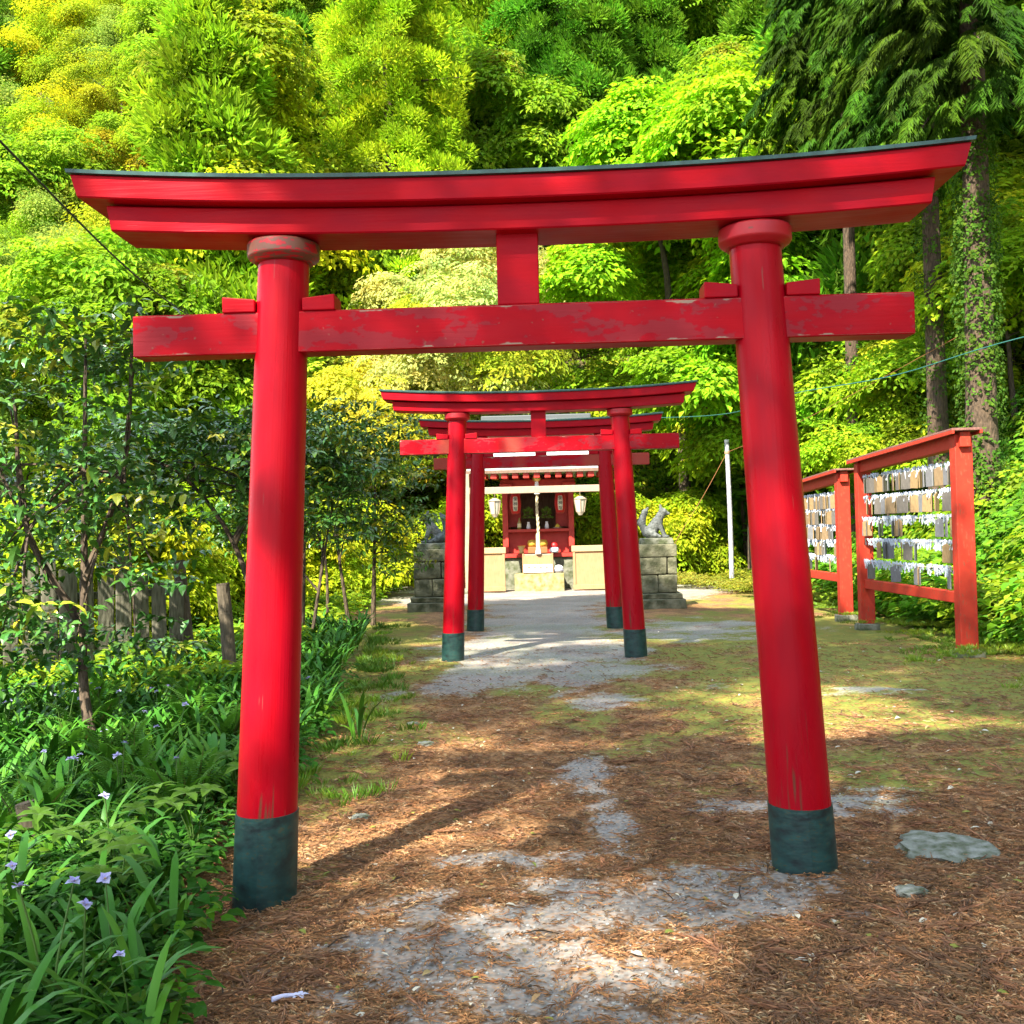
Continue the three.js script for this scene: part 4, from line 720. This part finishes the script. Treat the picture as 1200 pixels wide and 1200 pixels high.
// dark glossy small trees along the path
function glossyTree(label, x, D, stems, lobes, n0, seed, base = [0.05, 0.13, 0.018]) {
  const n = n0 * 0.43;
  const y = gh(x, -D), g = thing('camellia_tree', label, 'tree', [x, y, -D], 0), r = rng(seed), L = [];
  stems.forEach((pts, i) => part('trunk', tube(pts.map((p) => V(...p)), 0.045 - 0.008 * i, 0.012, 8, 18, 0.3), M.bark, g));
  const weight = lobes.map((l) => l[3] ** 2), tot = weight.reduce((a, b) => a + b);
  lobes.forEach(([lx, ly, lz, lr], i) => {
    const m = Math.round(n * weight[i] / tot); for (let k = 0; k < m; k++) { const d = dirOf(r), q = lr * Math.pow(r(), 0.45); L.push({ p: V(lx + d.x * q * 1.15, ly + d.y * q * 0.85, lz + d.z * q), up: V((r() - 0.5) * 0.9, 1, (r() - 0.5) * 0.9).normalize(), turn: r() * 6.28, s: 0.75 + 0.5 * r(), c: tint(r, r() < 0.12 ? [0.28, 0.3, 0.02] : base, 0.4, 0.2) }); }
    const st = stems[i % stems.length], e = st[st.length - 1], b = V(...st[Math.max(0, st.length - 2)]); part('limb', tube([b, b.clone().lerp(V(lx, ly, lz), 0.5).add(V(0, 0.1, 0)), V(lx, ly, lz)], 0.016, 0.006, 5, 6), M.bark, g);
  });
  joined('crown', G.glossy, M.glossy, L, g); return g;
}
glossyTree('slender dark glossy tree with forked stems in front of board fence', -3.75, 8.2, [[[0.35, -0.1, 0.6], [0.12, 0.5, 0.3], [0.0, 1.2, 0], [0.02, 2.2, 0], [0.05, 3.3, 0]], [[0, 0.9, 0], [-0.4, 1.7, 0.1], [-0.55, 2.8, 0]], [[0.0, 1.3, 0], [0.3, 2.2, -0.1], [0.35, 3.3, -0.2]]],
  [[0.05, 3.2, 0, 0.55], [-0.6, 2.8, 0, 0.6], [0.4, 3.0, -0.1, 0.5], [-0.9, 2.1, 0.1, 0.55], [0.1, 2.3, 0, 0.5], [-0.3, 1.6, 0.1, 0.55], [0.5, 1.9, 0, 0.45], [-1.2, 3.1, 0, 0.5], [-1.0, 1.2, 0.2, 0.5], [0.65, 1.35, 0.1, 0.35], [-0.5, 0.75, 0.4, 0.45], [0.1, 0.8, 0.4, 0.4], [-1.3, 0.7, 0.3, 0.5], [-0.2, 1.1, 0.6, 0.4], [0.5, 0.8, 0.2, 0.35]], 640, 701);
glossyTree('dark glossy tree with curved leaning stem behind the round post', -3.15, 10.9, [[[0, -0.1, 0], [0.02, 0.7, 0], [-0.2, 1.5, 0], [-0.7, 2.2, 0], [-1.2, 2.5, 0]], [[-0.2, 1.5, 0], [0.1, 2.1, 0], [0.2, 2.6, 0]]],
  [[-0.3, 2.5, 0, 0.7], [-1.1, 2.4, 0, 0.7], [-1.7, 2.15, 0, 0.6], [0.2, 2.45, 0, 0.6], [-0.9, 1.85, 0.2, 0.5], [-1.6, 1.55, 0.2, 0.45], [0.25, 1.85, 0, 0.4]], 760, 702);
glossyTree('dark glossy tree clump of thin stems beside the mossy plinth', -2.95, 17.2, [[[0, -0.1, 0], [0.05, 1.2, 0], [0.1, 2.6, 0]], [[-0.35, -0.1, 0.2], [-0.5, 1.1, 0.2], [-0.7, 2.5, 0.1]], [[-0.7, -0.1, 0.3], [-0.75, 1.2, 0.2], [-1.1, 2.3, 0.2]]],
  [[0.2, 2.5, 0, 0.8], [-0.6, 2.6, 0, 0.8], [-1.3, 2.5, 0, 0.8], [0.1, 3.2, 0, 0.8], [-0.8, 3.3, 0, 0.8], [-1.4, 3.2, 0, 0.7], [0.45, 1.7, 0.2, 0.65], [-0.3, 1.7, 0.2, 0.65], [-1.2, 1.75, 0.2, 0.6], [0.5, 1.05, 0.3, 0.4]], 1150, 703, [0.075, 0.17, 0.016]);
glossyTree('dark glossy bushy tree between the curved stem and thin stems', -3.35, 13.8, [[[0, -0.1, 0], [0.05, 0.9, 0], [0.1, 2.0, 0]], [[-0.2, -0.1, 0], [-0.3, 0.8, 0], [-0.4, 2.0, 0]], [[0.15, -0.1, 0.2], [0.3, 0.8, 0.2], [0.5, 1.9, 0.2]]],
  [[0.1, 2.1, 0, 0.7], [-0.5, 2.3, 0, 0.7], [0.5, 2.5, 0, 0.65], [0.0, 2.8, 0, 0.6], [0.55, 1.75, 0.2, 0.45], [-0.7, 1.7, 0, 0.5]], 820, 704);
// sunlit shrubs beyond the fence and behind the shrine
const bushP = broadTree('bush', '', null, [0, 0, 0], 801, { cy: 0.9, rx: 1.3, ry: 0.95, lobes: 14, lr: 0.42, n: 330, s: 0.62, base: [0.348, 0.45, 0.0126], alt: [0.464, 0.522, 0.018], geo: G.spray, tr: 0.05, limbs: 4, bend: 0.05 }); bushP.userData.category = 'bush';
{
  const r = rng(91), sp = [[-6.2, 15], [-8, 14], [-5.4, 18], [-7.5, 18.5], [-9.8, 17], [-4.9, 21.5], [-7, 22.5], [-9.5, 21.5], [-4.6, 25], [-6.8, 26.5], [-9.2, 26], [-12, 24], [-3.3, 28.2], [-1.5, 29.6], [0.4, 30.2], [2.2, 29.6], [3.6, 28.8], [-12.5, 19.5], [-14, 27], [-6.3, 12.6], [-8.2, 11.9]];
  sp.forEach(([x, D], i) => { const p = at(x, D), lab = D > 27.5 && x > -4 ? 'leafy bush at the foot of the slope behind the shrine' : 'sunlit yellow green bush behind the board fence and glossy trees', s = 0.85 + 0.5 * r(); if (i) copy(bushP, p, r() * 6, s, lab, lab); else { bushP.position.set(...p); bushP.scale.setScalar(s); Object.assign(bushP.userData, { label: lab, group: lab }); } });
}
// trees that stand out of the picture and shade the forecourt
{
  const spec = [[-8.6, 5.2, 12.0, 4.4, 1, 4.4], [-7.2, -0.4, 11.2, 4.6, 2, 3.8], [6.0, -0.6, 10.6, 3.0, 3, -5.2], [-4.2, -6.4, 10.5, 4.3, 4, 0.6], [3.6, -5.8, 10.6, 4.0, 5, -3.4], [-9.6, 10.2, 12.4, 3.6, 6, 4.8]];
  spec.forEach(([x, D, cy, rx, k, cx]) => {
    const o = { cy, rx, ry: 2.0, lobes: 26, lr: 0.24, n: [0, 320, 320, 150, 280, 260, 320][k], s: 1.15, base: [0.209, 0.371, 0.0126], geo: G.spray, tr: 0.24, limbs: 9, bend: 0, cx, cz: 0 };
    const [tx, ty, tz] = at(x, D), open = [[-0.55, 7.1, 0.25], [-0.2, 5.55, 0.3], [-1.0, 5.25, 0.25], [0.08, 3.75, 0.36], [3.0, 7.6, 0.3], [2.2, 9.3, 0.3], [-0.3, 14.5, 0.4]];
    o.keep = ({ p }) => { const h = (ty + p.y) / SUN.y, gx = tx + p.x - SUN.x * h, gD = -(tz + p.z - SUN.z * h); return !open.some(([a, b, q]) => Math.hypot(gx - a, (gD - b) * 0.8) < q + 0.42); };
    broadTree('shade_tree', ['', 'tall broadleaf tree leaning over the path beside the board fence', 'tall broadleaf tree leaning over the outermost gate', 'tall broadleaf tree leaning over the ground at the foot of the leafy slope', 'tall broadleaf tree standing before the outermost gate, flowers around it', 'tall broadleaf tree standing before the outermost gate on bare ground', 'tall broadleaf tree leaning over the thin stemmed glossy clump'][k], null, at(x, D), 900 + k, o);
  });
}
console.log('trees');

// ------------------------------------------------------------------ ground cover
function coverOn(name, label, category, seed, n, pick, geo, mat, base, alt, s0, s1, lift) {
  const r = rng(seed), L = []; let guard = 0;
  while (L.length < n && guard++ < n * 8) {
    const q = pick(r); if (!q) continue; const [x, D] = q, z = -D, e = 0.3, nx = gh(x - e, z) - gh(x + e, z), nz = gh(x, z - e) - gh(x, z + e), up = V(nx, 2 * e, nz).normalize(); up.y += 0.35; up.normalize();
    const mound = Math.max(0, n2(x * 0.55 + 31, z * 0.55)) * lift; L.push({ p: V(x, gh(x, z) + 0.05 + mound * (0.5 + 0.7 * r()), z).addScaledVector(up, 0.06), up, turn: r() * 6.28, s: lerp(s0, s1, r()), c: tint(r, n2(x * 0.4, z * 0.4 + 9) + (r() - 0.5) > 0.15 ? alt : base, 0.28, 0.2) });
  }
  const m = instanced(numbered(name), geo, mat, L, scene); Object.assign(m.userData, { label, category, kind: 'stuff' }); return m;
}
coverOn('slope_cover', 'dense green vines and leafy ground cover over the slope behind the racks', 'ground cover', 31, 9500, (r) => { const x = lerp(5.2, 17, Math.pow(r(), 1.3)), D = lerp(6, 40, r()); return x > 0.47 * D + 3 || x < 5.5 + 0.8 * sm(17, 26, D) ? null : [x, D]; }, G.cover, M.leaf, [0.13, 0.32, 0.012], [0.26, 0.4, 0.014], 0.9, 1.9, 0.9);
coverOn('slope_cover', 'leafy undergrowth at the foot of the hillside behind the shrine', 'ground cover', 32, 7500, (r) => { const D = 28.6 + 34 * Math.pow(r(), 1.3), x = lerp(-0.5 * D, 9, r()); return gh(x, -D) < 0.06 && x > -5 && D < 30 ? null : [x, D]; }, G.spray, M.leaf, GR, [0.36, 0.44, 0.03], 0.7, 1.5, 0.9);
coverOn('verge_cover', 'low sunlit grass and weeds along the clearing beside the pole', 'ground cover', 33, 1500, (r) => { const x = lerp(2.9, 7.2, r()), D = lerp(19.5, 29.5, r()); return x < 3.1 + 1.1 * Math.abs(n2(D * 0.4, 3)) + (D < 25 ? 0.9 : 0) ? null : [x, D]; }, G.cover, M.leaf, [0.26, 0.3, 0.02], [0.34, 0.33, 0.04], 0.5, 0.9, 0.25);
coverOn('verge_cover', 'leafy undergrowth filling the ground behind the board fence', 'ground cover', 34, 2600, (r) => { const D = lerp(9.5, 29, r()), x = lerp(edgeL(D) - 1.0, -15, Math.pow(r(), 1.2)); return [x, D]; }, G.cover, M.leaf, [0.22, 0.38, 0.014], YG, 0.7, 1.5, 0.35);
{ // weeds and grass by the right bank
  const r = rng(35), f = new Foliage(); for (let i = 0; i < 22; i++) { const a = r() * 6.28, q = 0.1 * Math.sqrt(r()); f.leaf(V(Math.cos(a) * q, 0, Math.sin(a) * q), V(Math.cos(a) * 0.5, 0.8, Math.sin(a) * 0.5), dirOf(r), 0.09 + 0.1 * r(), 0.012, 0.2, vary(r)); }
  G.grass = f.geo();
  coverOn('grass', 'thin bright grass and moss on the ground along the plaque racks', 'grass', 36, 2600, (r) => { const D = lerp(7.5, 20, r()), x = lerp(2.4, 5.7, Math.sqrt(r())); return n2(x * 0.8, D * 0.8) + (x - 4.3) * 0.9 + (D < 12 ? 0.3 : 0) < 0.1 + 0.6 * r() ? null : [x, D]; }, G.grass, M.blade, [0.13, 0.23, 0.012], [0.2, 0.27, 0.015], 0.16, 0.42, 0);
  coverOn('grass', 'sparse low weeds at the edge of path below the flowers', 'grass', 37, 420, (r) => { const D = lerp(4.2, 16, r()), x = edgeL(D) + 0.05 + 0.7 * r() * r(); return n2(x * 1.2, D * 1.2 + 7) < 0.05 || Math.hypot(x + 1.25, D - 4.4) < 0.45 || Math.hypot(x + 1.15, D - 12.25) < 0.3 ? null : [x, D]; }, G.grass, M.blade, [0.1, 0.2, 0.012], [0.16, 0.24, 0.015], 0.2, 0.6, 0);
}
coverOn('undergrowth', 'low small leaved weeds filling the ground between the iris clumps', 'undergrowth', 38, 2300, (r) => { const D = 2.5 + 8 * Math.pow(r(), 1.2), x = edgeL(D) - 0.08 - (2.2 + 0.25 * D) * Math.pow(r(), 0.9); return x < -0.6 * D - 0.3 || Math.hypot(x + 1.25, D - 4.4) < 0.42 ? null : [x, D]; }, G.weed, M.leaf, [0.055, 0.19, 0.018], [0.11, 0.26, 0.015], 0.7, 1.4, 0.12);
// ------------------------------------------------------------------ iris plants, ferns
function strap(len, wid, arch, seed, col) { // arched sword leaf, folded along its rib
  const r = rng(seed), P = [], C = [], n = 7, rows = [];
  for (let i = 0; i <= n; i++) {
    const t = i / n, ang = 0.18 + arch * t * t, w = wid * Math.sin(Math.PI * Math.min(1, 0.16 + 0.84 * (1 - t))) * (t > 0.98 ? 0.05 : 1) * (t < 0.1 ? 0.8 : 1); const prev = rows[i - 1]?.c ?? V(0, 0, 0), c = prev.clone().add(V(Math.sin(ang), Math.cos(ang), 0).multiplyScalar(i ? len / n : 0));
    rows.push({ c, l: c.clone().add(V(0.12 * w * Math.cos(ang), 0, w / 2)), r: c.clone().add(V(0.12 * w * Math.cos(ang), 0, -w / 2)) });
  }
  for (let i = 0; i < n; i++) { const a = rows[i], b = rows[i + 1]; for (const q of [a.c, a.l, b.c, a.l, b.l, b.c, a.r, a.c, b.r, a.c, b.c, b.r]) { P.push(q.x, q.y, q.z); C.push(...col); } }
  const g = new THREE.BufferGeometry(); g.setAttribute('position', new THREE.Float32BufferAttribute(P, 3)); g.setAttribute('color', new THREE.Float32BufferAttribute(C, 3)); g.computeVertexNormals(); return smoothish(g, 0.8);
}
const straps = [[0.34, 0.026, 1.5], [0.42, 0.03, 1.1], [0.28, 0.024, 1.9], [0.46, 0.032, 1.4], [0.38, 0.028, 0.7]].map(([l, w, a], i) => strap(l, w, a, 60 + i, [[0.07, 0.2, 0.012], [0.045, 0.16, 0.014], [0.1, 0.23, 0.012], [0.04, 0.14, 0.018], [0.07, 0.2, 0.016]][i]));
const strapMat = new THREE.MeshPhysicalMaterial({ vertexColors: true, roughness: 0.45, specularIntensity: 0.3, side: THREE.DoubleSide });
const petalGeo = (() => { // lilac flower: three broad falls, three narrow standards
  const f = new Foliage(), r = rng(5); for (let k = 0; k < 6; k++) { const a = k * Math.PI / 3, big = k % 2 === 0; f.blade(V(0, 0, 0), V(Math.cos(a), big ? 0.1 : 0.9, Math.sin(a)), UP, big ? 0.034 : 0.03, big ? 0.034 : 0.02, big ? [0.44, 0.44, 0.68] : [0.36, 0.34, 0.66]); if (big) f.leaf(V(0, 0.004, 0), V(Math.cos(a), 0.3, Math.sin(a)), UP, 0.014, 0.008, 0.1, [0.7, 0.42, 0.05]); } return f.geo();
})();
const stemGeo = tube([[0, 0, 0], [0.03, 0.22, 0], [0.07, 0.42, 0.02]], 0.0045, 0.003, 5, 8), stemMat = plain(0.06, 0.13, 0.02, 0.6), petalMat = new THREE.MeshPhysicalMaterial({ vertexColors: true, roughness: 0.7, transmission: 0.25, thickness: 0, side: THREE.DoubleSide });
function irisPlant(x, D, seed, flowers, label, group, s = 1) {
  const r = rng(seed), g = thing('iris_plant', label, 'flower plant', at(x, D), r() * 6.28, group), n = 7 + (r() * 5 | 0), fan = r() * 3;
  for (let i = 0; i < n; i++) { const m = part('leaf', straps[(r() * 5) | 0], strapMat, g, [(r() - 0.5) * 0.08, -0.01, (r() - 0.5) * 0.08], [0, fan + (i % 2) * Math.PI + (r() - 0.5) * 1.7, 0]); m.scale.setScalar((0.7 + 0.5 * r()) * s); }
  for (let k = 0; k < flowers; k++) { const st = part('stem', stemGeo, stemMat, g, [0, 0, 0], [0, r() * 6.28, 0]), q = 0.75 + 0.4 * r(); st.scale.setScalar(q); part('flower', petalGeo, petalMat, st, [0.07, 0.425, 0.02], [(r() - 0.5) * 0.8, r() * 6, (r() - 0.5) * 0.8]).scale.setScalar((0.62 + 0.35 * r()) / q); }
}
{
  const r = rng(44), put = [];
  for (let i = 0; i < 4000 && put.length < 190; i++) {
    const D = lerp(2.7, 9.5, Math.pow(r(), 1.1)), e = edgeL(D) - (D < 4 ? 0.02 : 0.12), x = e - 0.05 - (1.9 + D * 0.12) * Math.pow(r(), 0.85); if (x < -0.58 * D - 0.3) continue;
    if (Math.hypot(x + 1.25, D - 4.4) < 0.4) continue; if (D < 4.6 && x > -1.5 && r() < 0.4) continue;
    if (put.some(([a, b]) => Math.hypot(a - x, b - D) < 0.17 + D * 0.012)) continue; put.push([x, D]);
  }
  put.forEach(([x, D], i) => { const fl = r() < 0.3 ? 1 + (r() < 0.3) : 0; irisPlant(x, D, 4000 + i, fl, fl ? 'lilac flowering iris clump with long strap leaves left of the gates' .replace(' left of the gates', ' under the glossy trees') : 'green strap leaved iris clump without flowers beside the path', fl ? 'flowering iris clumps' : 'iris clumps without flowers'); });
  irisPlant(-1.42, 7.6, 4901, 0, 'green strap leaved iris clump without flowers beside the path', 'iris clumps without flowers', 1.1);
  const L = []; for (let i = 0; i < 900; i++) { const D = lerp(5.5, 16, r()), x = edgeL(D) - 0.12 - 3.4 * r(); L.push({ p: V(x, gh(x, -D), -D), turn: r() * 6.28, s: 0.7 + 0.5 * r(), c: tint(r, [1, 1, 1], 0.25, 0.15) }); }
  const clump = mergeGeometries([0, 1, 2, 3, 4, 0, 1, 2].map((k, i) => straps[k].clone().rotateY(i * 0.785 + 0.3)));
  const m = instanced('undergrowth', clump, strapMat, L, scene); Object.assign(m.userData, { label: 'thick strap leaved undergrowth receding under the glossy trees', category: 'undergrowth', kind: 'stuff' });
}
{ // ferns
  const f = new Foliage(); for (let k = 0; k < 26; k++) { const t = (k + 1) / 27, y = 0.16 * Math.sin(t * 2.3), x = t * 0.5, w = 0.13 * Math.sin(Math.PI * Math.min(1, 0.12 + 0.9 * t)) + 0.01; for (const s of [-1, 1]) f.leaf(V(x, y, 0), V(0.35, -0.15, s), UP, w, 0.022, 0.15, [0.075, 0.21, 0.014]); }
  f.leaf(V(0, 0, 0), V(0.9, 0.35, 0), V(0, 0, 1), 0.52, 0.012, 0, [0.08, 0.12, 0.02]);
  const frond = f.geo(), r = rng(55), spots = [[-2.55, 6.1], [-2.9, 6.8], [-3.3, 7.1], [-2.3, 7.3], [-3.6, 7.9], [-2.75, 8.0], [-3.1, 8.8], [-2.2, 8.6], [-4.1, 9.2], [-3.5, 9.6], [-2.6, 9.7], [-4.6, 9.9], [-2.0, 5.6], [-2.9, 5.6], [-3.9, 8.6], [-2.5, 10.8], [-3.0, 11.6]];
  for (const [x, D] of spots) { const g = thing('fern', 'bright green arching fern among the iris leaves', 'fern', at(x, D, 0.06), r() * 6, 'ferns'), n = 7 + (r() * 3 | 0); for (let k = 0; k < n; k++) { const m = part('frond', frond, M.leaf, g, null, [0, k / n * 6.28 + r() * 0.4, 0.25 + 0.5 * r()]); m.scale.setScalar(0.62 + 0.36 * r()); } }
  // broad-leaved seedlings
  const h = new Foliage(); for (let k = 0; k < 5; k++) { const a = k * 1.2566; h.blade(V(0, 0, 0), V(Math.cos(a), 0.05, Math.sin(a)), UP, 0.11, 0.055, [0.09, 0.2, 0.02]); }
  const whorl = h.geo(); for (const [x, D] of [[-1.95, 4.55], [-2.2, 4.75], [-1.72, 4.9], [-2.05, 5.2], [-1.8, 4.2], [-2.5, 5.1], [-1.75, 5.7]]) { const g = thing('seedling', 'small seedling with whorls of broad toothed leaves among irises', 'plant', at(x, D), r() * 6, 'broad leaved seedlings'); for (let k = 0; k < 4; k++) { const hx = (r() - 0.5) * 0.2, hz = (r() - 0.5) * 0.2, y = 0.2 + 0.16 * r(); const st = part('stem', tube([[0, 0, 0], [hx * 0.4, y * 0.6, hz * 0.4], [hx, y, hz]], 0.004, 0.002, 5, 5), stemMat, g); part('leaf_whorl', whorl, M.leaf, st, [hx, y, hz], [(r() - 0.5) * 0.5, r() * 6, (r() - 0.5) * 0.5]); } }
}
// ------------------------------------------------------------------ litter on the path
{
  const r = rng(66), sprig = (n, len) => { const f = new Foliage(); for (let i = 0; i < n; i++) { const t = i / n, a = (r() - 0.5) * 1.4; f.leaf(V((t - 0.5) * len, 0.004 + 0.006 * r(), Math.sin(t * 2.4) * len * 0.2), V(Math.cos(a), 0.25 * (r() - 0.3), Math.sin(a)), dirOf(r), len * (0.25 + 0.2 * r()), 0.0045, 0.2, vary(r, 0.35)); } return f.geo(); };
  const g1 = sprig(9, 0.055), mat = new THREE.MeshStandardMaterial({ vertexColors: true, roughness: 0.95, side: THREE.DoubleSide }), L = [];
  for (let i = 0; i < 200000 && L.length < 48000; i++) { const D = 2.4 + 11 * Math.pow(r(), 1.9), x = lerp(-0.56 * D - 0.3, 0.5 * D + 0.2, r()); if (x < edgeL(D) - 0.5) continue; const k = concrete(x, D) + 0.3 * fbm(x * 4.2 + 7, D * 4.2, 3), ms = moss(x, D); if (r() < sm(-0.05, 0.4, k) * 0.82 || r() < sm(0, 0.2, ms) * 0.6) continue; L.push({ p: V(x, gh(x, -D) + 0.003, -D), turn: r() * 6.28, s: 0.6 + 0.9 * r(), c: tint(r, r() < 0.12 ? [0.45, 0.3, 0.16] : [0.28, 0.14, 0.058], 0.4, 0.12) }); }
  Object.assign(instanced('needle_litter', g1, mat, L, scene).userData, { label: 'brown fallen cedar needles scattered over the path', category: 'litter', kind: 'stuff' });
  const g2 = sprig(26, 0.15), B = [];
  for (let i = 0; i < 60000 && B.length < 1500; i++) { const D = 2.6 + 6 * Math.pow(r(), 1.5), x = lerp(edgeL(D) - 0.3, 0.5 * D, r()), k = concrete(x, D); if (r() < sm(-0.1, 0.3, k) * 0.92 || r() < sm(0, 0.2, moss(x, D)) * 0.7) continue; B.push({ p: V(x, gh(x, -D) + 0.005, -D), up: V((r() - 0.5) * 0.2, 1, (r() - 0.5) * 0.2).normalize(), turn: r() * 6.28, s: 0.6 + 0.7 * r(), c: tint(r, [0.24, 0.12, 0.06], 0.4, 0.12) }); }
  Object.assign(instanced('needle_litter_001', g2, mat, B, scene).userData, { label: 'curved dry brown cedar sprigs lying over the needle litter', category: 'litter', kind: 'stuff' });
  const f = new Foliage(); f.blade(V(-0.02, 0.004, 0), V(1, 0.05, 0), UP, 0.045, 0.02, [1, 1, 1]); const K = [];
  for (let i = 0; i < 900; i++) { const D = 2.8 + 13 * Math.pow(r(), 1.5), x = lerp(edgeL(D) - 0.3, 0.47 * D, r()); K.push({ p: V(x, gh(x, -D) + 0.006, -D), up: V((r() - 0.5) * 0.6, 1, (r() - 0.5) * 0.6).normalize(), turn: r() * 6.28, s: 0.4 + 0.8 * r(), c: r() < 0.3 ? rgb(0.5, 0.46, 0.36) : tint(r, r() < 0.6 ? [0.3, 0.19, 0.08] : [0.2, 0.2, 0.03], 0.3) }); }
  Object.assign(instanced('fallen_leaves', f.geo(), mat, K, scene).userData, { label: 'small dry leaves and pale petals strewn on the path', category: 'litter', kind: 'stuff' });
  for (let i = 0; i < 26; i++) { const D = 3 + 5 * r(), x = lerp(edgeL(D), 0.4 * D, r()), y = gh(x, -D) + 0.006, a = r() * 6.28, l = 0.05 + 0.1 * r(); solo('twig', tube([V(0, 0, 0), V(l * 0.5, 0.006 + 0.008 * r(), 0.02 * (r() - 0.5)), V(l, 0.002, 0.03 * (r() - 0.5))], 0.0035, 0.002, 5, 5), M.bark, 'short brown twig lying on the needle covered path', 'twig', 'twigs on the path', [x, y, -D], [0, a, 0]); }
}
{ // loose grit on the bare patches
  const r = rng(67), L = [], peb = boxUV(new THREE.IcosahedronGeometry(1, 1), 1), col = new Float32Array(peb.attributes.position.count * 3).fill(1); peb.setAttribute('color', new THREE.BufferAttribute(col, 3));
  for (let i = 0; i < 90000 && L.length < 4200; i++) { const D = 2.7 + 5.5 * Math.pow(r(), 1.5), x = lerp(-1.3, 2.4, r()); if (concrete(x, D) + 0.3 * fbm(x * 4.2 + 7, D * 4.2, 3) < 0.12 * r()) continue; const s = 0.002 + 0.0055 * Math.pow(r(), 3); L.push({ p: V(x, gh(x, -D) + s * 0.3, -D), turn: r() * 6, s: V(s * (0.8 + 0.6 * r()), s * 0.6, s), c: tint(r, r() < 0.3 ? [0.1, 0.095, 0.085] : [0.34, 0.335, 0.32], 0.3, 0.06) }); }
  Object.assign(instanced('gravel', peb, new THREE.MeshStandardMaterial({ vertexColors: true, roughness: 0.95 }), L, scene).userData, { label: 'fine grey grit lying on the bare patches of path', category: 'gravel', kind: 'stuff' });
}
{ // stones
  const rock = (sx, sy, sz, seed) => { const g = new THREE.IcosahedronGeometry(1, 4), p = g.attributes.position; for (let i = 0; i < p.count; i++) { const v = V(p.getX(i), p.getY(i), p.getZ(i)), k = 1 + 0.22 * n3(v.x * 1.3 + seed, v.y * 1.3, v.z * 1.3) + 0.06 * n3(v.x * 4, v.y * 4 + seed, v.z * 4); if (v.y > 0.35) v.y = 0.35 + (v.y - 0.35) * 0.35; p.setXYZ(i, v.x * k * sx, v.y * k * sy, v.z * k * sz); } g.computeVertexNormals(); return boxUV(smoothish(g, 0.3), 2); };
  const rockMat = std(noiseTex([0.07, 0.085, 0.04], [0.27, 0.275, 0.24], 5, 95), 0.9, { bumpMap: stoneBump, bumpScale: 0.015 });
  solo('stone', rock(0.2, 0.07, 0.2, 1), rockMat, 'flat pale grey stone half buried near the torii pillar', 'stone', null, [1.68, gh(1.68, -4.5) - 0.005, -4.5]);
  for (const [x, D, s] of [[1.2, 4.85, 0.07], [1.36, 4.0, 0.06], [-1.05, 5.6, 0.05], [-0.9, 7.4, 0.06], [-1.1, 8.2, 0.05]]) solo('stone', rock(s, s * 0.5, s * 0.8, x * 5), rockMat, 'small grey stone lying loose on the path', 'stone', 'small stones on the path', [x, gh(x, -D) + 0.01, -D]);
  const fl = thing('fallen_flower', 'fallen pale lilac flower lying on the brown needles', 'flower', at(-0.9, 3.38, 0.018), 0.3); const ff = new Foliage(); for (let k = 0; k < 5; k++) ff.blade(V(0.05, 0, 0), V(Math.cos(k * 1.25), 0.15, Math.sin(k * 1.25)), UP, 0.032, 0.018, [0.66, 0.66, 0.86]); part('petals', ff.geo(), petalMat, fl); part('tube', tube([[-0.04, 0.004, 0.01], [0.0, 0.006, 0], [0.05, 0.002, 0]], 0.009, 0.006, 8, 6), plain(0.62, 0.62, 0.84, 0.7), fl);
}
shade(scene);
renderer.render(scene, camera);
